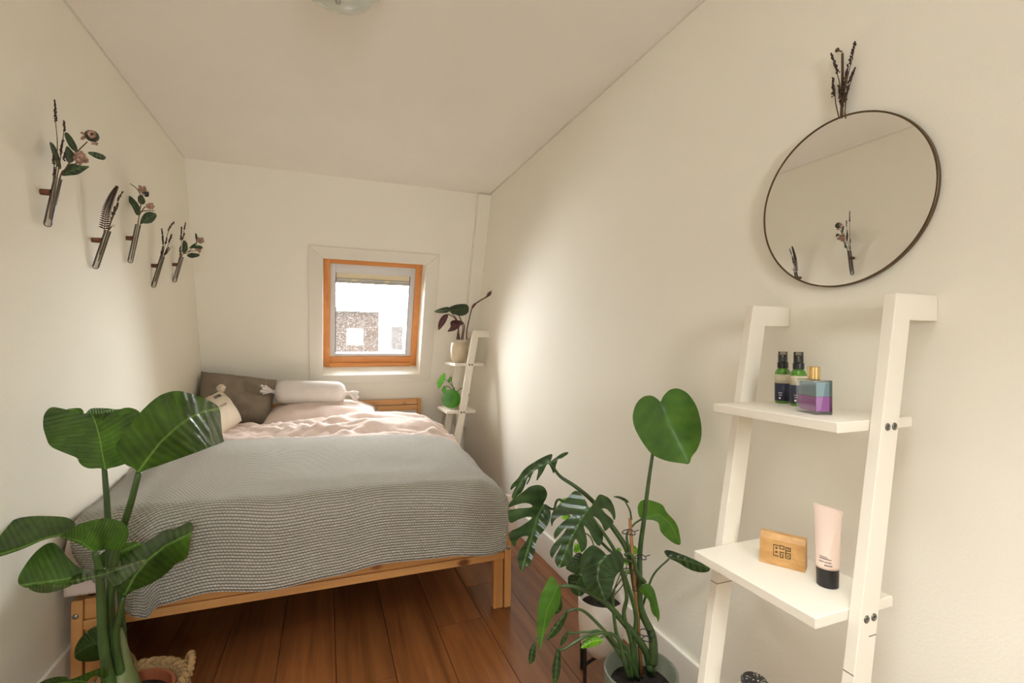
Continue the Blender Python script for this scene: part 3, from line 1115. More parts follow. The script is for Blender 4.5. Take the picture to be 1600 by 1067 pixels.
def dash(ci, cj, di, dj, w=0.0025):
    p0, p1 = cpos(ci, cj, sgn), cpos(ci + di, cj + dj, sgn)
    pr.tube([p0 + nface * sgn * 0.0012, p1 + nface * sgn * 0.0012], w, 5)


for k in range(6):
    dash(12.6 + k * 0.8, 17.6 - k * 0.1, 0.05, 1.0)
    dash(12.6 + k * 0.8, 16.2 - k * 0.1, 0.05, 0.9)
for k in range(4):
    dash(13.5 + k * 1.3, 22.4 - k * 0.1, 0.9, 0, 0.002)
for k in range(5):
    dash(11.5 + k * 1.1, 10.0, 0.1, -1.2 - 0.2 * (k % 2), 0.0016)
pr.build('print', M['ink'], cu)['kind'] = 'stuff'


# ------------------------------------------------------------------ ladder shelves
def xf(z): return 0.905 + (z - 0.972) * 0.17


def ladder(dy, label, nshelf):
    t = thing('ladder_shelf', (0.85, 0.7 + dy, 0), label, 'shelf', 'white ladder shelves leaning on the right wall')
    zt, zb_ = 1.206, 1.158
    posts = []
    for y0 in (0.54, 0.845):
        pts = [(xf(0), 0), (xf(0) + 0.047, 0), (xf(zb_) + 0.047, zb_), (XR - 0.001, zb_), (XR - 0.001, zt), (xf(zt), zt)]
        b = B().prism([Vector((x, y0 + dy, z)) for x, z in pts], (0, 0.02, 0))
        posts.append(b.build('post', M['white_paint'], t, bevel=0.0015))
    lv = [(0.9785, 0.8223, 1.0283), (0.653, 0.7685, 0.9716), (0.3275, 0.715, 0.9155)][:nshelf]
    for z, x0, x1 in lv:
        B().box((x0, 0.561 + dy, z - 0.019), (x1, 0.844 + dy, z)).build('shelf', M['white_paint'], t, bevel=0.0015)
        for y0, s in ((0.54, -1), (0.865, 1)):
            for dx in (0.014, 0.033):
                c = (xf(z) + dx, y0 + dy, z - 0.0095)
                m_ = Matrix.Rotation(R(90 if s < 0 else -90), 3, 'X')
                bo = B().lathe(c, [(0.0068, -0.001), (0.0068, 0.0008), (0.0055, 0.0016), (0.0032, 0.0016), (0.003, 0.0002)], 18, m=m_).build('bolt', M['boltgrey'], t, smooth=True)
                B().lathe(c, [(0.0028, 0.0003), (0.0028, 0.0006)], 6, m=m_).build('socket', M['rubber'], bo)
    return t, posts


lad, posts = ladder(0.0, 'white wooden ladder shelf holding bottles and a tube below the round mirror', 3)
lad2, posts2 = ladder(2.62, 'white wooden ladder shelf with potted plants in the far corner by the window', 2)
# cut lines where the posts were jointed
for y0, z, faces in ((0.54, 0.612, 's'), (0.54, 0.553, 'f'), (0.845, 0.565, 'fs')):
    pst = posts[0] if y0 < 0.6 else posts[1]
    jb = B()
    if 's' in faces:
        w = 0.047 if y0 > 0.6 else 0.02
        jb.box((xf(z) + 0.047 - w, y0 - 0.0004, z), (xf(z) + 0.046, y0 + 0.002, z + 0.0016))
    if 'f' in faces:
        jb.box((xf(z) - 0.0004, y0 + 0.001, z), (xf(z) + 0.003, y0 + 0.019, z + 0.0016))
    jb.build('joint_line', M['seam'], pst)

# round mirror hung on the right wall
MY, MZ, MR = 0.718, 1.428, 0.186
mir = thing('mirror', (XR, MY, MZ - MR), 'round mirror with thin bronze frame hanging on the right wall', 'mirror')
mm = Matrix.Rotation(R(1.2), 3, 'Z') @ Matrix.Rotation(R(-90 - 1.25), 3, 'Y')          # axis into the room, top leaning out
mc = Vector((XR - 0.009, MY, MZ))
B().lathe(mc, [(MR - 0.0035, 0.001), (MR - 0.0035, 0.0085), (MR - 0.0005, 0.009), (MR, 0.0085), (MR, 0.0), (MR - 0.0035, 0.0)], 128, m=mm).build('frame', M['bronze'], mir, smooth=False)
bq = B()
nseg = 128
ring = [mc + mm @ Vector(((MR - 0.0035) * math.cos(2 * math.pi * k / nseg), (MR - 0.0035) * math.sin(2 * math.pi * k / nseg), 0.0072)) for k in range(nseg)]
bq.prism(ring, (mm @ Vector((0, 0, 1))) * -0.004).build('mirror_glass', M['mirror'], mir)


# ------------------------------------------------------------------ things on the near ladder shelf
def spray(u, v, label, turn):
    p = PZ(u, v, 0.9785)
    t = thing('spray_bottle', p, label, 'bottle', 'green spray bottles')
    r = 0.0163
    body = B().lathe(p, [(r - 0.002, 0.0), (r, 0.002), (r, 0.070), (r - 0.003, 0.0765), (0.0105, 0.079), (0.0095, 0.083)], 32).build('body', M['bottlegreen'], t, smooth=True)
    B().lathe(p, [(r + 0.0003, 0.046), (r + 0.0004, 0.0665)], 32).build('label_band', M['beigelab'], body, smooth=True)
    B().lathe(p, [(r + 0.0003, 0.006), (r + 0.0004, 0.046)], 32).build('label', M['navy'], body, smooth=True)
    col = [(0.0108, 0.081), (0.0112, 0.082), (0.0112, 0.094), (0.0085, 0.0955), (0.0075, 0.1105), (0.007, 0.112)]
    B().lathe(p, col, 24).build('pump', M['plasticblk'], t, smooth=False)
    B().lathe(p, [(0.0098, 0.0955), (0.0094, 0.118), (0.0088, 0.119), (0.002, 0.119)], 24).build('cap', M['capclear'], t, smooth=False)
    nz = math.atan2(-p.y, -p.x)
    B().tube([p + Vector((0.005 * math.cos(nz), 0.005 * math.sin(nz), 0.108)), p + Vector((0.0082 * math.cos(nz), 0.0082 * math.sin(nz), 0.108))], 0.0015, 8).build('nozzle', M['print'], t)
    # print on the label: two short lines and a round emblem
    pb = B()
    for z, w in ((0.0245, 0.5), (0.0195, 0.38)):
        for k in range(7):
            a = nz - turn - w / 2 + w * k / 7
            a2 = a + w / 11
            rr = r + 0.0006
            pb.box((-0.0001, -0.0005, -0.0006), (0.0001, 0.0005, 0.0006), Matrix.Translation(p + Vector((rr * math.cos(a), rr * math.sin(a), z))) @ Matrix.Rotation(a, 4, 'Z'))
    a = nz - turn - 0.1
    pb.lathe(p + Vector(((r + 0.0004) * math.cos(a), (r + 0.0004) * math.sin(a), 0.0125)), [(0.0022, 0), (0.0022, 0.0004)], 16, m=(Matrix.Rotation(a, 3, 'Z') @ Matrix.Rotation(R(90), 3, 'Y')))
    pb.build('print', M['print'], t)['kind'] = 'stuff'
    return t


spray(1223, 629.5, 'green spray bottle with navy label, farther from the square perfume bottle', 0.25)
spray(1247.5, 634, 'green spray bottle with navy label half hidden by the square perfume bottle', 0.25)

L_, F_, R_ = PZ(1244, 642, 0.9785), PZ(1274.5, 648.5, 0.9785), PZ(1294, 645, 0.9785)
e1 = (L_ - F_).normalized()
w1 = (L_ - F_).length
e2 = Vector((0, 0, 1)).cross(e1)
if e2.dot(R_ - F_) < 0: e2 = -e2
w2 = 0.034
pcen = F_ + e1 * w1 / 2 + e2 * w2 / 2
pf = thing('perfume_bottle', pcen, 'square two-tone teal and purple glass bottle with gold cap', 'bottle')


def rect(z0, z1, ins):
    q = [F_ + e1 * a + e2 * c for a, c in ((ins, ins), (w1 - ins, ins), (w1 - ins, w2 - ins), (ins, w2 - ins))]
    return B().hexa([Vector((p.x, p.y, 0.9785 + z0)) for p in q], [Vector((p.x, p.y, 0.9785 + z1)) for p in q])


HB = 0.066
rect(0.006, HB * 0.52, 0.0035).build('purple_layer', M['oilpurple'], pf, bevel=0.001)
rect(HB * 0.52 + 0.0001, HB - 0.004, 0.0035).build('teal_layer', M['oilteal'], pf, bevel=0.001)
rect(0.0, HB, 0.0).build('glass', M['bglass'], pf, bevel=0.0015)
B().lathe(pcen + Vector((0, 0, HB)), [(0.0095, 0.0), (0.0105, 0.001), (0.0105, 0.024), (0.0095, 0.0255)], 28).build('cap', M['gold'], pf, smooth=False)

# bamboo block with a carved seal
p0, p1 = PZ(1186.5, 877, 0.653), PZ(1258, 895.5, 0.653)
ex = (p1 - p0)
bl = ex.length
ex = ex / bl
ey = Vector((0, 0, 1)).cross(ex)
if ey.x < 0: ey = -ey
bam = thing('bamboo_block', (p0 + p1) / 2, 'small bamboo block with a carved square seal on the shelf', 'wooden block')
sec = [(0, 0), (0.004, 0.052), (0.011, 0.063), (0.026, 0.063), (0.032, 0.05), (0.033, 0)]
m_b = wood('bamboo_block_grain', srgb(176, 128, 72), srgb(206, 160, 100), axis=1, rough=0.45, scale=2.6)
B().prism([p0 + ey * a + Vector((0, 0, z)) for a, z in sec], ex * bl).build('block', m_b, bam, bevel=0.001)
sl = B()
zc_, a_c = 0.031, bl * 0.5
up = (Vector((0, 0, 0.052)) + ey * 0.004).normalized()
onf = lambda a, z: p0 + ex * a + up * z - ey * 0.0004
strokes = [(-14, -10, -13, 10), (-14, 8.5, -5, 10), (-14, -10, -5, -8.5), (-10.5, -4, -7, -1), (-10.5, 3, -7, 6), (-4, -2, 4, -0.5), (-4, 4, 4, 5.5), (-4, 4, -2.6, 11), (2.6, 4, 4, 11), (-4, 9.5, 4, 11),
           (-3, -9, -1.5, -3), (1, -11, 2.5, -4), (-3, -11, 2.5, -9.5), (5.5, -10, 7, 10), (7, 3, 14, 4.5), (12.5, 3, 14, 10), (7, 8.5, 14, 10), (9, 5.6, 11, 7.4), (12.5, -10, 14, 0), (7, -1.5, 14, 0), (8.6, -6.5, 11, -4), (7, -10, 14, -8.5)]
for a0, c0_, a1, c1_ in strokes:
    q = [onf(a_c + a * 0.00115, zc_ + c * 0.00115) for a, c in ((a0, c0_), (a1, c0_), (a1, c1_), (a0, c1_))]
    sl.prism(q, ey * 0.0006)
sl.build('seal', plain('seal_ink', srgb(72, 62, 34), 0.8), bam)['kind'] = 'stuff'

# blush cream tube standing on its black cap
tp = PZ(1293, 914, 0.653)
tub = thing('cream_tube', tp, 'blush pink cosmetic tube standing on its black cap', 'tube')
tA, tB = PT(1279, 804, 1.0), PT(1318, 818, 0.955)
td = Vector((tB.x - tA.x, tB.y - tA.y, 0)).normalized()
tn = Vector((-td.y, td.x, 0))
H_T = 0.148


def tube_sec(z, a, c, n=32):
    return [tp + td * a * math.cos(2 * math.pi * k / n) + tn * c * math.sin(2 * math.pi * k / n) + Vector((0, 0, z)) for k in range(n)]


tbm = B()
lev = []
for i in range(22):
    q = i / 21
    lev.append(tube_sec(0.036 + q * (H_T - 0.036), 0.0195 + 0.0075 * q, 0.0195 * (1 - q) ** 0.8 + 0.0012))
lev.append(tube_sec(H_T + 0.001, 0.027, 0.001))
for i, l in enumerate(lev): tbm.v += l
for i in range(len(lev) - 1):
    for k in range(32):
        tbm.f.append((i * 32 + k, i * 32 + (k + 1) % 32, (i + 1) * 32 + (k + 1) % 32, (i + 1) * 32 + k))
tbm.f += [tuple(range(31, -1, -1)), tuple((len(lev) - 1) * 32 + k for k in range(32))]
tbm.build('body', M['tubepink'], tub, smooth=True)
B().prism([tp + td * a + tn * 0.0012 + Vector((0, 0, z)) for a, z in ((-0.0268, H_T - 0.008), (0.0268, H_T - 0.008), (0.0268, H_T + 0.0015), (-0.0268, H_T + 0.0015))], -tn * 0.0024).build('crimp', M['tubepink'], tub)
B().lathe(tp, [(0.0165, 0.0), (0.018, 0.0015), (0.0188, 0.0345), (0.0182, 0.036)], 32).build('cap', M['plasticblk'], tub, smooth=False)
pb = B()
back = Vector((-tp.x, -tp.y, 0)).normalized()
a0 = math.atan2(back.y, back.x)


def arcbar(z, s0, s1, h, r=0.0203):
    n = 6
    for k in range(n):
        q0, q1 = a0 + s0 + (s1 - s0) * k / n, a0 + s0 + (s1 - s0) * (k + 1) / n
        zz = (z - 0.036) / (H_T - 0.036)
        pa, pb_ = [tp + td * (0.0197 + 0.0075 * zz) * math.cos(q - math.atan2(td.y, td.x)) + tn * (0.0198 * (1 - zz) ** 0.8 + 0.0012) * math.sin(q - math.atan2(td.y, td.x)) for q in (q0, q1)]
        pb.add([pa + Vector((0, 0, z)), pb_ + Vector((0, 0, z)), pb_ + Vector((0, 0, z + h)), pa + Vector((0, 0, z + h))], [(0, 1, 2, 3)])


arcbar(0.0585, -0.75, -0.1, 0.0008)
arcbar(0.0565, -0.7, 0.0, 0.0006)
arcbar(0.0545, -0.75, 0.25, 0.0012)
for k in range(9): arcbar(0.0485, -0.75 + k * 0.11 + (0.05 if k > 3 else 0), -0.68 + k * 0.11 + (0.05 if k > 3 else 0), 0.0022)
for k in range(6): arcbar(0.0425, -0.25 + k * 0.11, -0.18 + k * 0.11, 0.0028)
pb.build('print', M['ink'], tub)['kind'] = 'stuff'

# woven tin low down at the picture's edge
wp = PY(1179, 1060, 0.74)
wp.z = 0.3275
wt = thing('woven_tin', wp, 'small black and white woven tin on the lowest shelf', 'tin')
ht = PY(1179, 1060, 0.74).z - 0.3275
B().lathe(wp, [(0.02, 0), (0.0245, 0.002), (0.0255, ht * 0.6), (0.0245, ht * 0.72)], 28).build('base', M['woven'], wt, smooth=True)
B().lathe(wp, [(0.026, ht * 0.72), (0.026, ht * 0.95), (0.022, ht), (0.003, ht + 0.001)], 28).build('lid', M['woven'], wt, smooth=False)


# ------------------------------------------------------------------ plants
def pathpx(pts, n=6):
    return smooth_path([PT(u, v, t) for u, v, t in pts], n)


def stem(parent, pts, r0, r1, mat, name='stem', seg=8):
    return B().tube(pathpx(pts), [r0, r1], seg).build(name, mat, parent, smooth=True)


def leaf(parent, outline, rib, mat, t0, name='leaf', label=None, extra=None, **kw):
    b = B()
    leaf_piece(b, outline, rib, t0, **kw)
    if extra:
        for o2, r2, t2, k2 in extra: leaf_piece(b, o2, r2, t2, **k2)
    o = b.build(name, mat, parent, smooth=True)
    if label: o['label'] = label
    return o


# --- large strelitzia in a rope basket, left
SC = PZ(205, 1082, 0.15)
BZ = -0.05
sb = thing('rope_basket', (SC.x, SC.y, 0), 'coiled rope basket with looped handles holding the big-leaved plant', 'basket')
b = B()
prof = []
for i in range(8):
    z = i * 0.02
    rr = 0.115 + 0.014 * math.sin(i / 9 * math.pi * 0.8)
    for q in range(6):
        a = math.pi * q / 5
        prof.append((rr + 0.008 * math.sin(a), z + 0.02 * q / 5.01))
prof2 = [(0.02, 0.0)] + prof + [(0.108, 0.155), (0.106, 0.02), (0.02, 0.018)]
b.lathe((SC.x, SC.y, 0.0), prof2, 48)
b.build('wall', M['rope'], sb, smooth=True)
b = B()
for ph in (0, math.pi):
    pts = []
    for k in range(121):
        a = 2 * math.pi * k / 120
        w = a * 16 + ph
        rr = 0.121 + 0.007 * math.cos(w)
        pts.append((SC.x + rr * math.cos(a), SC.y + rr * math.sin(a), 0.156 + 0.007 * math.sin(w)))
    b.tube(pts, 0.008, 7, cap=False)
b.build('rim_rope', M['rope'], sb, smooth=True)
for ang in (R(22), R(118)):
    c = Vector((SC.x + 0.128 * math.cos(ang), SC.y + 0.128 * math.sin(ang), 0.15))
    tx = Vector((-math.sin(ang), math.cos(ang), 0))
    ax = Vector((math.cos(ang), math.sin(ang), 0))
    b = B()
    for ph in (0, math.pi):
        pts = []
        for k in range(33):
            q = k / 32 * math.pi
            base = c + tx * 0.032 * math.cos(q) + Vector((0, 0, 0.044 * math.sin(q))) + ax * 0.012 * math.sin(q)
            pts.append(base + ax * 0.004 * math.cos(k * 0.9 + ph) + Vector((0, 0, 1)) * 0.004 * math.sin(k * 0.9 + ph))
        b.tube(pts, 0.0062, 7)
    b.build('handle', M['rope'], sb, smooth=True)
st = thing('potted_plant', (SC.x, SC.y, 0.02), 'tall plant with big paddle leaves by the bed foot at left', 'plant', 'potted plants')
B().lathe((SC.x, SC.y, 0.02), [(0.07, 0), (0.075, 0.0), (0.094, 0.118), (0.1, 0.12), (0.1, 0.13), (0.092, 0.13), (0.09, 0.105), (0.07, 0.02)], 40).build('pot', M['terra'], st, smooth=False)
b = B().lathe((SC.x, SC.y, 0.118), [(0.0905, 0.0), (0.085, 0.008), (0.05, 0.012), (0.01, 0.013)], 40)
b.build('soil', M['soil'], st, smooth=True)
TS = SC.x * SY + SC.y * CY
g4 = lambda p: cr(p, 40, 590, 4.848)
g3 = lambda p: cr(p, 0, 780, 3.719)
# upper left leaf, arching back over its own tip
leaf(st, g4([(188, 216), (300, 238), (420, 268), (500, 275), (640, 266), (760, 222), (830, 235), (872, 264), (880, 340), (850, 450), (820, 560), (790, 640), (690, 676), (640, 684), (605, 699), (570, 685), (480, 690), (430, 670), (402, 640), (395, 608), (300, 572), (180, 522), (150, 440), (130, 370), (135, 280)]),
     g4([(605, 697), (585, 600), (560, 450), (530, 340), (500, 275)]), M['strel'], 1.335, gu=0.03, gv=-0.02, fold=-0.05, ripple=0.001, veins=11, res=22,
     extra=[(g4([(300, 240), (350, 232), (420, 228), (445, 262), (425, 275), (380, 268)]), g4([(440, 290), (380, 245), (300, 240)]), 1.36, dict(gu=0.03)),
            (g4([(452, 280), (470, 250), (500, 230), (600, 230), (700, 242), (758, 228), (700, 275), (600, 290)]), g4([(500, 300), (600, 255), (760, 225)]), 1.36, dict(gu=0.03))])
# upper right leaf, near and glossy
leaf(st, g4([(845, 728), (835, 692), (745, 657), (692, 575), (680, 500), (740, 430), (860, 270), (940, 190), (1020, 130), (1110, 100), (1180, 100), (1300, 135), (1440, 195), (1475, 240), (1485, 380), (1497, 465), (1512, 485), (1400, 525), (1300, 565), (1200, 600), (1110, 632), (1010, 667), (900, 702), (862, 722)]),
     g4([(845, 725), (920, 620), (1020, 490), (1150, 370), (1250, 300), (1350, 255), (1490, 230)]), M['strel'], 1.30, gu=0.055, gv=0.02, sl=(-0.03, 0.07), curl=0.3, cexp=4, ripple=0.0012, veins=12, res=26)
# left middle leaf reaching out of the picture
leaf(st, g3([(-130, 290), (-60, 215), (0, 170), (90, 110), (200, 95), (380, 100), (430, 125), (444, 150), (400, 190), (340, 218), (260, 232), (130, 292), (0, 335), (-90, 350)]),
     g3([(360, 205), (260, 226), (130, 280), (0, 318), (-130, 338)]), M['strel'], 1.217, gu=0.075, sl=(0.0, 0.20), ripple=0.0008, veins=11, res=24,
     extra=[(g3([(330, 219), (380, 196), (442, 150), (560, 115), (640, 108), (710, 130), (745, 165), (750, 200), (735, 250), (690, 297), (640, 290), (600, 292), (545, 306), (500, 285), (430, 245)]), g3([(545, 303), (470, 245), (340, 215)]), 1.25, dict(gu=0.06, sl=(0.0, -0.12), ripple=0.0008, res=20))])
# left lower leaf with a curled margin
leaf(st, g3([(100, 492), (110, 440), (160, 360), (210, 300), (270, 255), (320, 250), (370, 310), (440, 385), (490, 408), (470, 440), (400, 485), (285, 480), (180, 492), (160, 520)]),
     g3([(590, 452), (430, 455), (285, 478), (120, 500)]), M['strel'], 1.26, gu=0.05, sl=(0.0, 0.06), ripple=0.001, veins=10, res=22,
     extra=[(g3([(385, 490), (430, 440), (480, 406), (600, 410), (700, 390), (850, 343), (850, 362), (780, 430), (690, 500), (652, 508), (640, 472), (600, 455), (540, 462), (430, 500)]), g3([(400, 480), (590, 440), (850, 350)]), 1.205, dict(gu=0.03, sl=(0.4, -0.35), res=20)),
            (g3([(160, 520), (180, 490), (285, 474), (400, 478), (430, 500), (300, 545), (220, 545)]), g3([(420, 490), (285, 478), (165, 505)]), 1.235, dict(gu=0.05, sl=(0.4, 0.4), res=14))])
# right leaf pointing towards the blanket
leaf(st, g3([(715, 578), (682, 525), (680, 470), (700, 400), (700, 320), (780, 290), (860, 240), (980, 165), (1005, 182), (1108, 120), (1128, 170), (1107, 210), (1100, 300), (1085, 350), (1022, 372), (990, 410), (940, 455), (860, 500), (760, 537)]),
     g3([(715, 575), (780, 450), (860, 350), (960, 270), (1115, 195)]), M['strel'], 1.30, gu=0.12, sl=(0.3, 0.1), ripple=0.0012, veins=10, res=24)
leaf(st, g3([(580, 395), (570, 350), (590, 310), (640, 290), (720, 250), (830, 248), (800, 290), (720, 310), (690, 380), (650, 402)]), g3([(640, 420), (650, 330), (820, 250)]), M['strel'], 1.40, gu=0.02)
leaf(st, g3([(430, 922), (435, 860), (470, 800), (520, 755), (562, 735), (590, 745), (600, 930), (520, 946), (460, 940)]), g3([(600, 830), (520, 850), (430, 905)]), M['strel'], 1.42, gu=0.03, fold=0.03, ripple=0.001)
leaf(st, g3([(190, 1085), (300, 1032), (390, 1028), (402, 1052), (500, 1010), (590, 975), (630, 990), (632, 1030), (600, 1046), (562, 1022), (520, 1042), (500, 1080), (350, 1130), (200, 1120)]), g3([(600, 1075), (450, 1055), (200, 1090)]), M['strel'], 1.24, gu=0.06, gv=0.04, fold=-0.05)
SB = (187, 1090)
for pts, r0, r1 in (
        ([(188, 1085, 1.35), (176, 1000, 1.35), (172, 900, 1.345), (168, 800, 1.34), (163, 730, 1.34)], 0.012, 0.0065),
        ([(192, 1085, 1.33), (170, 980, 1.32), (176, 900, 1.31), (184, 850, 1.305), (203, 790, 1.30), (217, 738, 1.30)], 0.013, 0.0075),
        ([(176, 1085, 1.30), (162, 1010, 1.285), (156, 900, 1.265), (148, 862, 1.25)], 0.014, 0.0075),
        ([(166, 1085, 1.33), (160, 980, 1.31), (158, 905, 1.27)], 0.011, 0.006),
        ([(196, 1085, 1.33), (180, 1005, 1.31), (186, 965, 1.305), (193, 932, 1.30)], 0.012, 0.006),
        ([(195, 1085, 1.38), (190, 960, 1.39), (180, 870, 1.395)], 0.012, 0.005),
        ([(186, 1085, 1.40), (180, 1040, 1.41), (160, 1005, 1.415)], 0.008, 0.005)):
    stem(st, pts, r0, r1, M['stem_s'], 'stalk', 10)
b = B()
b.tube([Vector((SC.x, SC.y, 0.12)), PT(186, 1040, 1.345), PT(182, 985, 1.34)], [0.036, 0.03, 0.014], 14)
b.build('trunk', plain('pale_sheath', srgb(110, 122, 74), 0.4, vary=0.25, vscale=14), st, smooth=True)

# --- monstera in a grey pot, right
MP = PZ(1001, 1046, 0.2)
mo = thing('potted_plant', (MP.x, MP.y, 0), 'monstera with split leaves tied to a cane in a grey-green pot', 'plant', 'potted plants')
B().lathe((MP.x, MP.y, 0), [(0.06, 0), (0.075, 0.0), (0.085, 0.02), (0.1, 0.12), (0.102, 0.198), (0.1, 0.202), (0.095, 0.2), (0.092, 0.16), (0.05, 0.15)], 48).build('pot', M['potgrey'], mo, smooth=True)
B().lathe((MP.x, MP.y, 0.152), [(0.0925, 0.0), (0.08, 0.008), (0.04, 0.012), (0.01, 0.012)], 40).build('soil', M['soil'], mo, smooth=True)
h1 = lambda p: cr(p, 780, 690, 5.082)
h2 = lambda p: cr(p, 880, 760, 3.475)
h5 = lambda p: cr(p, 740, 580, 2.19)
TM = MP.x * SY + MP.y * CY
# feathery leaf, top left
leaf(mo, h1([(85, 392), (95, 345), (150, 290), (190, 225), (240, 185), (330, 130), (415, 93), (426, 110), (405, 160), (440, 132), (500, 90), (545, 80), (551, 95), (505, 128), (490, 135), (465, 140), (452, 190), (432, 262), (415, 215), (395, 178), (378, 180), (350, 240), (290, 328), (312, 222), (300, 215), (270, 242), (230, 335), (210, 345), (242, 280), (225, 285), (200, 362), (180, 402), (140, 430), (112, 472), (97, 440), (112, 395), (140, 345)]),
     h1([(400, 165), (300, 200), (190, 290), (100, 460)]), M['mon'], 1.42, gu=-0.03, gv=-0.05, fold=0.05, res=24, it=1)
# dark leaf beside the bed post
leaf(mo, h1([(350, 490), (370, 460), (385, 410), (360, 360), (310, 340), (240, 355), (200, 390), (130, 440), (85, 480), (70, 526), (130, 503), (200, 484), (255, 496), (267, 522), (150, 529), (68, 544), (70, 590), (80, 640), (100, 648), (150, 620), (200, 600), (250, 595), (264, 606), (220, 640), (160, 680), (90, 710), (72, 750), (95, 800), (125, 842), (140, 780), (180, 752), (236, 746), (215, 790), (150, 880), (145, 940), (165, 1020), (195, 1036), (190, 1008), (215, 985), (245, 985), (250, 960), (285, 870), (290, 800), (310, 760), (370, 690), (405, 620), (412, 560), (390, 518), (362, 516)]),
     h1([(355, 500), (300, 600), (260, 750), (180, 1015)]), M['mon'], 1.34, gu=0.05, gv=-0.02, fold=-0.07, res=26, it=1)
# large split leaf in the middle
leaf(mo, h1([(705, 515), (690, 470), (640, 400), (605, 387), (570, 410), (530, 460), (450, 520), (420, 560), (404, 620), (418, 684), (430, 632), (480, 592), (560, 577), (592, 582), (520, 622), (450, 690), (430, 740), (440, 782), (505, 702), (548, 668), (505, 740), (440, 802), (404, 860), (402, 900), (420, 932), (445, 880), (484, 830), (494, 800), (482, 850), (435, 932), (460, 990), (475, 1006), (560, 975), (585, 930), (585, 830), (598, 782), (612, 772), (630, 810), (650, 887), (690, 850), (700, 800), (690, 740), (670, 672), (680, 660), (710, 700), (740, 770), (790, 837), (820, 800), (828, 740), (800, 690), (740, 602), (758, 590), (810, 640), (832, 700), (840, 714), (890, 670), (913, 632), (870, 590), (810, 546), (802, 531), (850, 530), (890, 570), (915, 632), (926, 590), (915, 520), (880, 450), (810, 416), (785, 425), (760, 470), (725, 525)]),
     h1([(712, 530), (650, 620), (580, 750), (475, 1000)]), M['mon'], 1.26, gu=0.02, gv=-0.03, fold=0.06, res=30, it=1)
# glossy heart-shaped leaf in front
leaf(mo, h2([(92, 400), (105, 360), (150, 318), (175, 320), (215, 348), (238, 378), (290, 340), (325, 368), (333, 420), (320, 452), (285, 482), (270, 540), (255, 600), (230, 620), (190, 602), (150, 582), (110, 530), (95, 460)]),
     h2([(237, 375), (195, 420), (185, 500), (228, 618)]), M['mon'], 1.22, gv=-0.06, fold=0.08, curl=0.02, ripple=0.002, veins=5, res=20)
leaf(mo, h2([(5, 440), (60, 370), (95, 352), (120, 400), (120, 470), (80, 480), (40, 465)]), h2([(100, 380), (60, 420), (8, 440)]), M['mon'], 1.29, gv=-0.1, fold=0.05)
leaf(mo, h2([(25, 480), (90, 470), (130, 520), (125, 570), (95, 602), (50, 580), (25, 530)]), h2([(100, 480), (70, 530), (95, 600)]), M['mon'], 1.31, gv=0.0, fold=0.05)
# tall heart leaf
leaf(mo, h5([(610, 287), (575, 240), (548, 190), (543, 150), (555, 110), (580, 85), (610, 82), (630, 95), (640, 106), (648, 85), (670, 62), (700, 57), (735, 75), (765, 120), (780, 180), (780, 230), (765, 270), (745, 293), (739, 319), (720, 316), (660, 308)]),
     h5([(640, 106), (680, 200), (739, 319)]), M['mon_h'], 1.36, gu=-0.02, gv=-0.04, fold=0.05, res=20, ripple=0.001, label='large light green heart-shaped leaf')
# right side leaves
leaf(mo, h2([(405, 140), (403, 110), (420, 75), (460, 70), (540, 95), (560, 140), (620, 200), (640, 300), (635, 320), (600, 310), (550, 270), (525, 240), (520, 197), (490, 182), (440, 180), (415, 170)]), h2([(430, 172), (520, 150), (580, 200), (637, 312)]), M['mon_h'], 1.38, gu=0.02, fold=-0.06, ripple=0.0016, veins=8)
leaf(mo, h2([(545, 350), (570, 342), (650, 370), (720, 400), (802, 440), (790, 465), (740, 468), (680, 450), (620, 410), (580, 394), (560, 377)]), h2([(575, 385), (680, 405), (802, 445)]), M['mon'], 1.37, gu=-0.01, fold=0.08)
leaf(mo, h2([(405, 562), (430, 525), (470, 530), (495, 560), (510, 620), (525, 690), (522, 722), (515, 740), (508, 712), (490, 700), (475, 670), (468, 620), (440, 592)]), h2([(435, 540), (490, 610), (518, 720)]), M['mon_h'], 1.30, fold=0.06)
leaf(mo, h2([(88, 882), (120, 830), (160, 805), (200, 815), (219, 840), (190, 862), (140, 876)]), h2([(215, 832), (160, 840), (90, 880)]), M['mon_l'], 1.27, fold=0.04, label='small yellow-green young leaf')
# hanging leaves, lower left
leaf(mo, h5([(228, 965), (215, 900), (220, 790), (240, 740), (265, 694), (285, 722), (300, 745), (297, 800), (275, 832), (250, 880), (234, 925)]), h5([(288, 735), (250, 820), (227, 955)]), M['mon_h'], 1.27, gu=0.03, fold=0.07)
leaf(mo, h5([(272, 760), (297, 750), (304, 800), (303, 815), (285, 834), (268, 822)]), h5([(290, 745), (286, 830)]), M['mon'], 1.30, fold=0.05)
leaf(mo, h5([(243, 925), (265, 880), (300, 840), (320, 812), (323, 835), (302, 880), (278, 908)]), h5([(320, 815), (285, 870), (245, 922)]), M['mon'], 1.26, fold=0.06)
leaf(mo, h5([(190, 1005), (187, 965), (210, 915), (214, 960), (208, 993), (198, 1000)]), h5([(210, 916), (200, 960), (194, 1003)]), M['mon'], 1.25, fold=0.05)
leaf(mo, h5([(272, 1075), (267, 1015), (285, 945), (298, 950), (299, 1020), (285, 1072)]), h5([(290, 946), (284, 1010), (278, 1072)]), M['mon'], 1.24, fold=0.06)
leaf(mo, h5([(294, 948), (299, 915), (326, 883), (322, 915)]), h5([(325, 884), (296, 946)]), M['mon'], 1.26, fold=0.04)
leaf(mo, h2([(262, 55), (300, 50), (340, 65), (362, 87), (345, 89), (310, 68)]), h2([(335, 78), (300, 60), (265, 55)]), M['mon'], 1.37, gv=0.3, res=8)
q2 = lambda pts: [(880 + a / 3.475, 760 + c / 3.475, t) for a, c, t in pts]
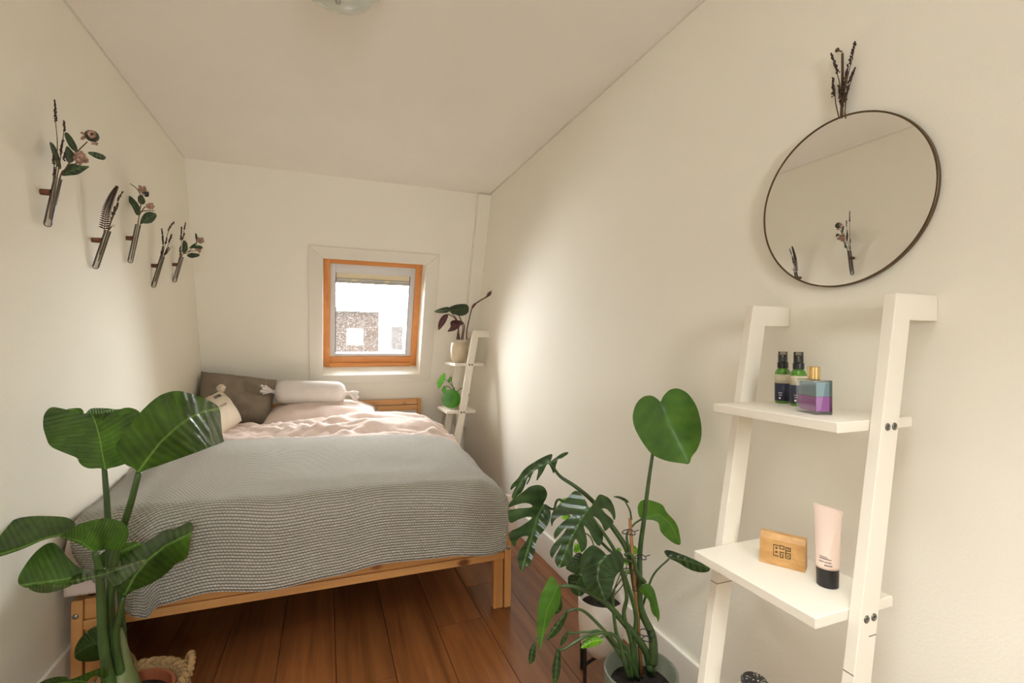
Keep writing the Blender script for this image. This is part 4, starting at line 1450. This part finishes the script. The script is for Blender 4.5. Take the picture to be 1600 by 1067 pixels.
q1 = lambda pts: [(780 + a / 5.082, 690 + c / 5.082, t) for a, c, t in pts]
q5 = lambda pts: [(740 + a / 2.19, 580 + c / 2.19, t) for a, c, t in pts]
BS = (420, 1035, TM)
for pts, r0, r1 in (
        (q2([(485, 960, TM), (490, 900, TM), (480, 800, 1.35), (430, 690, 1.35), (395, 560, 1.36), (375, 440, 1.37), (340, 330, 1.38), (260, 210, 1.39)]) + q1([(750, 480, 1.40), (610, 360, 1.41), (490, 280, 1.42), (430, 205, 1.42), (400, 166, 1.42)]), 0.0135, 0.0035),
        (q2([(470, 1000, TM), (495, 880, 1.36), (460, 760, 1.35), (420, 650, 1.34), (415, 480, 1.35), (418, 340, 1.36), (440, 170, 1.36), (460, 0, 1.36)]) + q5([(612, 287, 1.365), (640, 106, 1.365)]), 0.011, 0.0038),
        (q2([(480, 1010, 1.36), (450, 900, 1.345), (400, 820, 1.33), (330, 740, 1.31), (250, 650, 1.29), (150, 580, 1.28), (60, 545, 1.275), (0, 540, 1.27)]) + q5([(300, 740, 1.27)]), 0.012, 0.003),
        (q2([(400, 1020, 1.35), (385, 850, 1.33), (395, 700, 1.32), (345, 520, 1.30), (280, 350, 1.28), (210, 240, 1.27), (130, 130, 1.265)]), 0.008, 0.0035),
        (q2([(390, 1030, 1.34), (370, 850, 1.32), (330, 700, 1.30), (345, 600, 1.29), (320, 480, 1.27), (290, 400, 1.24), (237, 376, 1.225)]), 0.007, 0.003),
        (q2([(380, 1040, 1.35), (385, 870, 1.35), (410, 720, 1.36), (440, 620, 1.37), (490, 480, 1.37), (575, 392, 1.37)]), 0.005, 0.0025),
        (q2([(440, 520, 1.33), (400, 470, 1.31), (385, 400, 1.30), (360, 365, 1.30), (335, 372, 1.29)]), 0.007, 0.004),
        (q2([(400, 470, 1.345), (345, 280, 1.37), (380, 210, 1.38), (430, 174, 1.38)]), 0.004, 0.0025),
        (q2([(370, 180, 1.39), (362, 130, 1.385), (335, 78, 1.37)]), 0.003, 0.002),
        (q2([(410, 1045, 1.34), (340, 880, 1.32), (290, 800, 1.30), (270, 620, 1.29), (275, 560, 1.28)]), 0.006, 0.004),
        (q2([(375, 1040, 1.33), (350, 920, 1.31), (280, 850, 1.29), (240, 800, 1.28), (130, 690, 1.28), (70, 665, 1.27), (20, 680, 1.265)]) + q5([(320, 815, 1.26)]), 0.006, 0.0025),
        (q2([(360, 1040, 1.33), (330, 950, 1.30), (300, 830, 1.29), (230, 795, 1.28), (120, 815, 1.265), (0, 885, 1.245)]) + q5([(290, 947, 1.24)]), 0.006, 0.0025),
        (q2([(240, 800, 1.28), (205, 822, 1.27)]), 0.003, 0.002),
        (q2([(350, 980, 1.31), (220, 800, 1.285), (130, 790, 1.275), (30, 795, 1.265)]) + q5([(325, 884, 1.26)]), 0.004, 0.002),
        (q2([(435, 560, 1.33), (440, 545, 1.31), (430, 538, 1.30)]), 0.004, 0.003),
        (q2([(395, 420, 1.35), (250, 345, 1.35), (0, 80, 1.36)]) + q1([(430, 535, 1.36), (360, 500, 1.345)]), 0.0045, 0.003),
        (q5([(228, 905, 1.26), (212, 915, 1.252)]), 0.002, 0.0015)):
    stem(mo, pts, r0, r1, M['stem_m'], 'stem', 8)
# support cane and ties
b = B()
b.tube([PT(*q2([(425, 1022, TM)])[0]), PT(*q2([(400, 640, TM)])[0]), PT(*q2([(360, 175, TM + 0.02)])[0])], 0.0052, 10)
b.build('cane', M['cane'], mo, smooth=True)
for (a, c, w) in ((355, 250, 60), (420, 385, 50), (345, 460, 50), (440, 795, 55), (455, 830, 45), (400, 560, 40)):
    b = B()
    cc = PT(*q2([(a, c, TM - 0.01)])[0])
    pts = []
    for k in range(17):
        q = 2 * math.pi * k / 16
        pts.append(cc + Vector((0.0001 * w * math.cos(q) * 3, 0.0001 * w * math.sin(q) * 3, 0.002 * math.sin(2 * q))))
    b.tube(pts, 0.0014, 6, cap=False)
    b.tube([pts[0], pts[0] + Vector((0.014, -0.004, 0.004))], 0.0012, 5)
    b.build('tie', M['black'], mo, smooth=True)

# --- small plant in a white pot on a black stand, behind the monstera
WC = Vector((0.852, 1.36, 0))
sp = thing('plant_stand', (WC.x, WC.y, 0), 'low black metal plant stand under the white pot', 'plant stand')
for k in range(4):
    a = R(200 + 90 * k)
    p = WC + Vector((0.082 * math.cos(a), 0.082 * math.sin(a), 0))
    B().box((-0.004, -0.004, 0), (0.004, 0.004, 0.165), Matrix.Translation(p) @ Matrix.Rotation(a, 4, 'Z')).build('leg', M['black'], sp)
for k in range(2):
    a = R(200 + 90 * k)
    B().box((-0.082, -0.0035, 0.088 + 0.0071 * k), (0.082, 0.0035, 0.095 + 0.0071 * k), Matrix.Translation(WC) @ Matrix.Rotation(a, 4, 'Z')).build('crossbar', M['black'], sp)
wp_ = thing('potted_plant', (WC.x, WC.y, 0.102), 'small plant in a matt white pot on the black stand', 'plant', 'potted plants')
B().lathe((WC.x, WC.y, 0.1025), [(0.035, 0), (0.052, 0.003), (0.068, 0.03), (0.074, 0.09), (0.0755, 0.178), (0.0735, 0.181), (0.0715, 0.178), (0.07, 0.15), (0.03, 0.145)], 48).build('pot', M['potwhite'], wp_, smooth=True)
B().lathe((WC.x, WC.y, 0.25), [(0.0705, 0), (0.06, 0.006), (0.01, 0.009)], 36).build('soil', M['soil'], wp_, smooth=True)
TW = WC.x * SY + WC.y * CY
for o, r_ in ((h2([(335, 325), (350, 315), (385, 318), (412, 345), (402, 372), (350, 362)]), h2([(338, 362), (405, 335)])),
              (h2([(285, 345), (300, 330), (318, 340), (310, 360)]), h2([(300, 362), (302, 330)])),
              (h2([(330, 400), (345, 388), (366, 392), (362, 427), (335, 425)]), h2([(340, 428), (362, 392)])),
              (h2([(343, 452), (375, 445), (374, 476), (350, 474)]), h2([(345, 476), (372, 448)])),
              (h1([(474, 492), (490, 465), (515, 448), (548, 443), (520, 482)]), h1([(478, 492), (545, 445)])),
              (h1([(488, 598), (530, 574), (580, 590), (545, 620), (510, 620)]), h1([(490, 598), (578, 592)])),
              (h1([(588, 880), (600, 820), (635, 808), (645, 860), (640, 880)]), h1([(600, 880), (630, 810)])),
              (h2([(60, 310), (75, 308), (92, 345), (60, 362)]), h2([(80, 362), (66, 310)]))):
    leaf(wp_, o, r_, M['mon_l'], TW - 0.02, fold=0.03, res=7)
for pts in (q2([(240, 640, TW), (300, 500, TW - 0.02), (345, 365, TW - 0.02)]), q2([(220, 640, TW), (330, 480, TW - 0.02), (345, 425, TW - 0.02)]), q2([(210, 640, TW), (200, 480, TW), (302, 360, TW - 0.02)]),
            q2([(200, 640, TW), (120, 420, TW), (82, 360, TW - 0.02)]), q2([(230, 640, TW), (320, 540, TW), (348, 475, TW - 0.02)]), q2([(195, 640, TW), (160, 300, TW)]) + q1([(600, 700, TW), (560, 600, TW - 0.02), (500, 500, TW - 0.02)]), q2([(190, 640, TW), (140, 450, TW)]) + q1([(606, 880, TW - 0.02)])):
    stem(wp_, pts, 0.0025, 0.0015, M['stem_m'], 'stem', 6)

# --- calathea and pilea on the far ladder
h6 = lambda p: cr(p, 660, 440, 3.81)
q6 = lambda pts: [(660 + a / 3.81, 440 + c / 3.81, t) for a, c, t in pts]
cp = PY(717, 560, 3.3)
cp.z = 0.9785
TC_ = cp.x * SY + cp.y * CY
ca = thing('potted_plant', cp, 'dark-leaved plant in a sand ceramic pot on the far ladder shelf', 'plant', 'potted plants')
B().lathe(cp, [(0.03, 0), (0.042, 0.002), (0.058, 0.04), (0.062, 0.085), (0.058, 0.125), (0.054, 0.145), (0.051, 0.146), (0.05, 0.12), (0.02, 0.115)], 40).build('pot', M['potsand'], ca, smooth=True)
B().lathe(cp, [(0.0505, 0.118), (0.04, 0.125), (0.005, 0.127)], 32).build('soil', M['soil'], ca, smooth=True)
leaf(ca, h6([(62, 180), (100, 160), (150, 148), (168, 160), (155, 186), (100, 188)]), h6([(165, 170), (110, 172), (64, 180)]), M['cal'], TC_ - 0.04, gu=0.2, fold=0.06)
leaf(ca, h6([(152, 155), (200, 135), (260, 131), (279, 150), (272, 190), (235, 206), (190, 196), (160, 178)]), h6([(160, 170), (220, 165), (277, 155)]), M['cal'], TC_ - 0.06, gv=-0.3, fold=0.06)
leaf(ca, h6([(92, 292), (95, 240), (120, 200), (150, 190), (156, 200), (140, 242), (110, 280)]), h6([(152, 192), (120, 240), (93, 290)]), M['cal_p'], TC_ - 0.02, fold=0.05)
leaf(ca, h6([(145, 298), (170, 270), (164, 240), (185, 227), (230, 232), (250, 246), (225, 262), (197, 290), (165, 298)]), h6([(245, 244), (195, 262), (148, 298)]), M['cal_p'], TC_ - 0.03, fold=0.06)
for pts in (q6([(215, 345, TC_), (210, 240, TC_), (160, 168, TC_ - 0.05)]), q6([(222, 345, TC_), (200, 230, TC_), (152, 192, TC_ - 0.02)]), q6([(232, 345, TC_), (240, 260, TC_), (205, 175, TC_ - 0.06)]), q6([(240, 345, TC_), (250, 270, TC_), (243, 245, TC_ - 0.03)]), q6([(205, 345, TC_), (215, 280, TC_), (232, 240, TC_ - 0.03)])):
    stem(ca, pts, 0.0045, 0.003, M['cal_p'], 'stem', 6)
tipt = 1.05 / ray(767, 454).x
B().tube(pathpx(q6([(262, 345, TC_), (265, 290, TC_), (278, 225, TC_), (300, 150, TC_), (340, 115, TC_ - 0.02), (385, 88, tipt - 0.02), (412, 52, tipt)])), [0.0045] * 6 * 2 + [0.004] * 6 + [0.009] * 3 + [0.005] * 9 + [0.006, 0.009, 0.012, 0.012, 0.009, 0.003, 0.002], 8).build('rolled_leaf', M['cal_p'], ca, smooth=True)

pp = PY(708, 637, 3.3)
pp.z = 0.653
TP_ = pp.x * SY + pp.y * CY
pi_ = thing('potted_plant', pp, 'small plant with round green leaf in a white pot on the lower far shelf', 'plant', 'potted plants')
B().lathe(pp, [(0.03, 0), (0.04, 0.002), (0.048, 0.04), (0.05, 0.098), (0.048, 0.1), (0.045, 0.098), (0.044, 0.085), (0.02, 0.082)], 36).build('pot', M['potwhite'], pi_, smooth=True)
B().lathe(pp, [(0.0445, 0.084), (0.03, 0.088), (0.005, 0.089)], 28).build('soil', M['soil'], pi_, smooth=True)
rl = [(172 + 58 * math.cos(2 * math.pi * k / 20), 700 + (57 - 3 * math.sin(2 * math.pi * k / 20)) * math.sin(2 * math.pi * k / 20)) for k in range(20)]
leaf(pi_, h6(rl), h6([(175, 680), (172, 757)]), M['pilea'], TP_ - 0.085, gv=-0.1, fold=0.05, it=1)
leaf(pi_, h6([(90, 634), (86, 600), (110, 560), (136, 538), (139, 570), (120, 612), (102, 637)]), h6([(125, 575), (92, 630)]), M['pilea'], TP_ - 0.05, gu=0.1)
leaf(pi_, h6([(113, 645), (128, 617), (143, 625), (141, 655), (125, 669)]), h6([(135, 622), (124, 665)]), M['pilea'], TP_ - 0.06)
leaf(pi_, h6([(148, 592), (165, 562), (179, 570), (173, 592), (155, 602)]), h6([(172, 565), (152, 600)]), M['pilea'], TP_ - 0.02)
leaf(pi_, h6([(272, 660), (279, 662), (280, 684), (274, 684)]), h6([(276, 660), (277, 684)]), M['pilea'], TP_ + 0.02, res=6)
for pts in (q6([(195, 655, TP_), (165, 605, TP_ - 0.01), (125, 575, TP_ - 0.05)]), q6([(190, 655, TP_), (175, 600, TP_ - 0.01), (170, 575, TP_ - 0.02)]), q6([(192, 655, TP_), (155, 625, TP_ - 0.03), (135, 625, TP_ - 0.06)]), q6([(195, 655, TP_), (185, 630, TP_ - 0.04), (175, 680, TP_ - 0.084)]), q6([(205, 655, TP_), (245, 630, TP_), (276, 661, TP_ + 0.02)])):
    stem(pi_, pts, 0.0032, 0.002, M['stem_m'], 'stem', 6)


# ------------------------------------------------------------------ wall vases with dried sprigs
def vase(pg, tb, tt, name_lab):
    """pg: where the peg meets the wall, tb/tt: foot and mouth of the tube in the photograph"""
    w = PX(*pg, XL)
    Y = w.y
    p0, p1 = PY(*tb, Y), PY(*tt, Y)
    t = thing('wall_vase', (XL, Y, p0.z), name_lab, 'vase', 'test tube vases on the left wall')
    ax = (p1 - p0)
    n = 14
    m_ = ax.to_track_quat('Z', 'Y').to_matrix()
    L = ax.length
    rr = 0.0098
    prof = [(0.001, 0.0)] + [(rr * math.sin(a), rr - rr * math.cos(a)) for a in [R(18 * i) for i in range(1, 6)]] + [(rr, L), (rr + 0.001, L + 0.001), (rr - 0.0012, L), (rr - 0.0012, rr * 1.2), (0.001, 0.004)]
    B().lathe(p0, prof, 24, m=m_).build('glass_tube', M['tubeglass'], t, smooth=True)
    zq = w.z
    k = (zq - p0.z) / (p1.z - p0.z)
    pa = p0 + ax * k
    B().tube([Vector((XL, Y, zq)), Vector((XL + 0.004, Y, zq)), Vector((pa.x - rr * 0.9, Y, zq))], [0.0085, 0.0085, 0.0095], 14).build('peg', M['cork'], t)
    return Y, p0, p1


def lav_spike(b, pts, r, dens=900):
    pts = [Vector(p) for p in pts]
    path = smooth_path(pts, 8) if len(pts) > 2 else [pts[0].lerp(pts[1], k / 8) for k in range(9)]
    tot = sum((path[i + 1] - path[i]).length for i in range(len(path) - 1))
    n = max(14, int(tot * dens))
    for k in range(n):
        q = (k + random.random()) / n
        i = min(int(q * (len(path) - 1)), len(path) - 2)
        p = path[i].lerp(path[i + 1], q * (len(path) - 1) - i)
        clump = 0.55 + 0.45 * abs(math.sin(q * tot * 330))
        rr = r * clump * (1.1 - 0.55 * q)
        d = Vector((random.gauss(0, 1), random.gauss(0, 1), random.gauss(0, 1))).normalized()
        b.blob(p + d * rr * 0.75, r * random.uniform(0.38, 0.62), 0 if False else 1, squash=(0.8, 0.8, 1.3))


def lavender(Y, stem_px, spikes, label, grp, dy=0.0, r=0.0042, name='lavender_sprig'):
    pts = smooth_path([PY(u, v, Y + dy) for u, v in stem_px], 6)
    t = thing(name, pts[0], label, 'dried flower', grp)
    B().tube(pts, [0.0016, 0.001], 6).build('stalk', M['stalk'], t, smooth=True)
    for s in spikes:
        b = B()
        lav_spike(b, [PY(u, v, Y + dy) for u, v in s], r)
        b.build('flower_spike', M['lav'], t, smooth=True)
    return t


def bloom(b, c, r, n=40, s=0.34):
    for k in range(n):
        d = Vector((random.gauss(0, 1), random.gauss(0, 1), random.gauss(0, 1))).normalized()
        b.blob(c + d * r * random.uniform(0.5, 1.0), r * s * random.uniform(0.7, 1.3), 1, jit=0.2)


def branch(Y, stems, leaves, blooms, label, grp, dy=0.01):
    p = PY(*stems[0][0], Y + dy)
    t = thing('flower_sprig', p, label, 'dried flower', grp)
    for s in stems:
        B().tube(smooth_path([PY(u, v, Y + dy) for u, v in s], 6), [0.0022, 0.0015], 6).build('stem', M['stalk'], t, smooth=True)
    for o, r_ in leaves:
        tt = (Y + dy) / ray(*r_[0]).y
        leaf(t, o, r_, M['euc'], tt, fold=0.05, res=10, gu=0.02 * random.uniform(-2, 2))
    for (u, v), r, m_ in blooms:
        b = B()
        c = PY(u, v, Y + dy)
        bloom(b, c, r)
        b.build('blossom', M[m_], t, smooth=True)
    return t


v7 = lambda p: cr(p, 50, 150, 4.85)
v8 = lambda p: cr(p, 130, 280, 5.93)
random.seed(11)
G1 = 'dried sprigs in the wall vases'
Y1, a0_, a1_ = vase(v7([(65, 725)])[0], v7([(115, 992)])[0], v7([(196, 630)])[0], 'test tube vase with pink flowers and leaves, nearest on the left wall')
lavender(Y1, v7([(135, 930), (175, 650), (192, 380), (178, 190)]), [v7([(180, 190), (178, 120), (170, 30)])], 'tallest lavender sprig in the vase nearest the camera', G1, dy=-0.004)
lavender(Y1, v7([(140, 940), (185, 650), (222, 430), (242, 265)]), [v7([(245, 268), (242, 188)]), v7([(215, 440), (236, 330)]), v7([(240, 490), (250, 430)])], 'shorter lavender sprig behind the leaves in the nearest vase', G1, dy=0.004)
lavender(Y1, v7([(130, 930), (160, 640), (170, 470)]), [v7([(168, 610), (172, 540)]), v7([(165, 520), (160, 455)])], 'low lavender sprig at the left rim of the nearest vase', G1, dy=0.0)
t = branch(Y1, [v7([(145, 930), (215, 610), (250, 555)]), v7([(225, 600), (330, 440), (420, 345)]), v7([(240, 580), (360, 490)])],
           [(v7([(125, 340), (165, 362), (200, 430), (227, 545), (205, 562), (160, 460)]), v7([(215, 555), (175, 440), (127, 342)])),
            (v7([(238, 285), (265, 270), (310, 320), (350, 400), (335, 432), (280, 385)]), v7([(340, 420), (290, 350), (245, 278)])),
            (v7([(262, 370), (300, 410), (342, 462), (300, 510), (260, 500), (245, 425)]), v7([(280, 510), (290, 440), (258, 378)])),
            (v7([(408, 424), (470, 421), (540, 443), (566, 470), (540, 488), (480, 472)]), v7([(410, 426), (480, 448), (564, 472)])),
            (v7([(215, 608), (258, 535), (300, 507), (370, 528), (445, 530), (405, 560), (350, 597), (290, 602)]), v7([(218, 605), (310, 560), (442, 531)]))],
           [(v7([(372, 470)])[0], 0.017, 'pinkfl')],
           'leafy sprig with dusty pink blossoms in the nearest wall vase', G1)
bc_ = PY(*v7([(455, 303)])[0], Y1 + 0.01)
b = B().blob(bc_, 0.0172, 2)
b.build('bud', M['budgreen'], t, smooth=True)
b = B()
for k in range(26):
    a = random.uniform(0, 2 * math.pi)
    d = Vector((0.35 * math.cos(a) + 0.3, -0.8, 0.5 * math.sin(a))).normalized()
    b.blob(bc_ + d * 0.0165, 0.0042, 1, jit=0.3)
for k in range(8):
    b.blob(bc_ + Vector((random.uniform(-0.024, -0.012), random.uniform(-0.008, 0.004), random.uniform(-0.012, 0.004))), 0.004, 1, jit=0.3)
for k in range(5):
    b.blob(bc_ + Vector((random.uniform(0.002, 0.012), random.uniform(-0.008, 0.004), random.uniform(-0.026, -0.018))), 0.0038, 1, jit=0.3)
b.build('petals', M['pinkfl'], t, smooth=True)

Y2, *_ = vase(v8([(80, 562)])[0], v8([(108, 832)])[0], v8([(228, 480)])[0], 'test tube vase with a dark fern, second from the camera on the left wall')
f0 = v8([(150, 700), (190, 500), (215, 300), (260, 170), (312, 72)])
fp = smooth_path([PY(u, v, Y2) for u, v in f0], 10)
fern = thing('fern_sprig', fp[0], 'dark dried fern frond in the second wall vase', 'dried fern', G1)
B().tube(fp, [0.0016, 0.0009], 6).build('stalk', M['stalk'], fern, smooth=True)
b = B()
nF = len(fp)
for i in range(12, nF):
    q = (i - 12) / (nF - 12)
    d = (fp[min(i + 1, nF - 1)] - fp[i - 1]).normalized()
    sd_ = d.cross(Vector((0, 1, 0))).normalized()
    ln = 0.014 * (1 - q) ** 0.6 + 0.003
    for s in (-1, 1):
        e = fp[i] + sd_ * s * ln + d * ln * 0.35
        b.tube([fp[i], fp[i].lerp(e, 0.5) + d * 0.001, e], [0.0012, 0.0032, 0.0008], 5)
b.build('leaflets', M['lav'], fern, smooth=True)['kind'] = 'stuff'
lavender(Y2, v8([(140, 760), (225, 480), (300, 260), (340, 170)]), [v8([(320, 190), (345, 150), (366, 112)]), v8([(270, 330), (295, 250)])], 'taller lavender sprig beside the dark fern in the second vase', G1, dy=0.006)
lavender(Y2, v8([(150, 740), (235, 470), (290, 310), (322, 232)]), [v8([(262, 370), (300, 290), (325, 225)])], 'shorter lavender sprig beside the dark fern in the second vase', G1, dy=-0.006)
branch(Y2, [v8([(240, 470), (262, 440), (285, 432)])], [], [(v8([(284, 430)])[0], 0.0045, 'whitefl')], 'tiny white blossom at the mouth of the second vase', G1)

Y3, *_ = vase(v8([(400, 545)])[0], v8([(433, 778)])[0], v8([(508, 425)])[0], 'test tube vase with two broad leaves, third from the camera on the left wall')
t3 = branch(Y3, [v8([(445, 740), (505, 420), (540, 200), (560, 110)]), v8([(520, 330), (570, 260), (615, 250)]), v8([(530, 300), (600, 290), (660, 294)]), v8([(535, 150), (500, 90), (435, 40)])],
            [(v8([(398, 155), (430, 150), (490, 200), (532, 262), (522, 335), (490, 335), (455, 255), (415, 200)]), v8([(508, 335), (470, 240), (402, 155)])),
             (v8([(522, 432), (535, 360), (570, 310), (620, 298), (680, 318), (682, 350), (640, 405), (590, 413), (548, 408)]), v8([(525, 430), (590, 365), (682, 325)])),
             (v8([(505, 160), (530, 140), (560, 160), (580, 210), (560, 235), (520, 230), (503, 200)]), v8([(540, 240), (540, 190), (530, 142)]))],
            [(v8([(550, 96)])[0], 0.014, 'pinkfl'), (v8([(588, 140)])[0], 0.010, 'budgreen'), (v8([(622, 250)])[0], 0.013, 'pinkfl')],
            'sprig with two broad dark leaves and faded pink blooms in the third vase', G1)
Y4, *_ = vase(v8([(634, 800)])[0], v8([(648, 1004)])[0], v8([(735, 715)])[0], 'test tube vase with only lavender, fourth from the camera on the left wall')
lavender(Y4, v8([(660, 950), (735, 700), (742, 560), (725, 460)]), [v8([(742, 600), (735, 530), (726, 458)]), v8([(715, 740), (740, 620)])], 'left upright lavender sprig in the fourth vase', G1, r=0.005)
lavender(Y4, v8([(665, 950), (740, 690), (790, 480), (842, 398)]), [v8([(790, 475), (812, 430), (843, 398)]), v8([(765, 600), (775, 540)])], 'tallest lavender sprig with bent tip in the fourth vase', G1, dy=0.006, r=0.005)
lavender(Y4, v8([(670, 950), (750, 700), (790, 600), (820, 515)]), [v8([(795, 585), (820, 512)]), v8([(755, 700), (790, 630)])], 'right leaning lavender sprig in the fourth vase', G1, dy=-0.006, r=0.005)
branch(Y4, [v8([(770, 690), (800, 650), (820, 640)])], [], [(v8([(822, 640)])[0], 0.005, 'whitefl')], 'tiny white blossom beside the lavender in the fourth vase', G1)
Y5, *_ = vase(v8([(828, 790)])[0], v8([(843, 957)])[0], v8([(912, 720)])[0], 'test tube vase with leaves to the right, fifth and closest to the back wall')
lavender(Y5, v8([(855, 920), (905, 700), (905, 440)]), [v8([(905, 560), (912, 440)]), v8([(895, 700), (900, 620)])], 'straight lavender sprig in the vase closest to the back wall', G1, r=0.005)
lavender(Y5, v8([(858, 920), (910, 700), (930, 500), (945, 405)]), [v8([(935, 460), (948, 405)]), v8([(915, 560), (940, 500)])], 'taller lavender sprig in the vase closest to the back wall', G1, dy=0.006, r=0.005)
branch(Y5, [v8([(862, 920), (915, 712), (970, 680), (1040, 600), (1075, 570)]), v8([(970, 670), (1020, 665), (1060, 660)]), v8([(1050, 590), (1045, 500)])],
       [(v8([(920, 692), (913, 600), (935, 558), (965, 590), (972, 650), (950, 684)]), v8([(925, 690), (945, 620), (937, 560)])),
        (v8([(955, 702), (1000, 680), (1080, 690), (1078, 715), (1010, 732), (975, 722)]), v8([(957, 704), (1010, 705), (1080, 700)])),
        (v8([(972, 645), (1010, 605), (1050, 588), (1055, 600), (1020, 630)]), v8([(974, 643), (1052, 592)])),
        (v8([(990, 640), (1040, 612), (1085, 612), (1115, 635), (1090, 648), (1040, 640)]), v8([(992, 640), (1113, 635)])),
        (v8([(1035, 510), (1045, 495), (1060, 530), (1060, 570), (1042, 560)]), v8([(1050, 570), (1044, 498)]))],
       [(v8([(1088, 568)])[0], 0.015, 'pinkfl'), (v8([(1064, 655)])[0], 0.013, 'pinkfl')],
       'leafy sprig with pale pink blooms in the vase closest to the back wall', G1)

# ------------------------------------------------------------------ lavender bunch hanging above the mirror
m8 = lambda p: cr(p, 1160, 40, 2.482)
XB = XR - 0.012
bn = thing('lavender_bunch', PX(1312, 182, XB), 'bunch of dried lavender on a nail above the round mirror', 'dried flowers')
random.seed(5)
for k, (s, sp_) in enumerate(((([(375, 360), (362, 300), (358, 240)]), [(352, 275), (352, 202)]), (([(390, 360), (380, 240), (360, 160)]), [(372, 185), (345, 108)]), (([(385, 360), (400, 240), (432, 100)]), [(412, 160), (438, 62)]),
                              (([(395, 360), (405, 270), (430, 190)]), [(405, 250), (435, 165)]), (([(388, 360), (390, 280), (408, 180)]), [(388, 270), (408, 165)]), (([(400, 360), (398, 320), (405, 250)]), [(392, 310), (412, 235)]), (([(380, 360), (384, 300), (375, 240)]), [(384, 300), (374, 230)]))):
    xx = XB - 0.004 * (k % 3)
    B().tube(smooth_path([PX(u, v, xx) for u, v in m8(s)], 5), [0.0013, 0.0009], 6).build('stalk', M['stalk'], bn, smooth=True)
    b = B()
    lav_spike(b, [PX(u, v, xx) for u, v in m8(sp_)], 0.0042, 800)
    b.build('flower_spike', M['lav'], bn, smooth=True)
b = B().tube(smooth_path([PX(u, v, XB) for u, v in m8([(384, 365), (388, 230), (388, 108)])], 4), [0.0032, 0.0024], 8)
b.build('woody_stalk', M['stalk'], bn, smooth=True)
np_ = PX(*m8([(386, 101)])[0], XR)
nl = B().lathe(np_, [(0.0015, 0.0), (0.0015, 0.014), (0.0046, 0.0145), (0.0046, 0.0165), (0.001, 0.018)], 14, m=Matrix.Rotation(R(-90), 3, 'Y')).build('nail', M['bronze'], smooth=True)
tag(nl, 'brass nail in the wall holding the lavender bunch', 'nail')
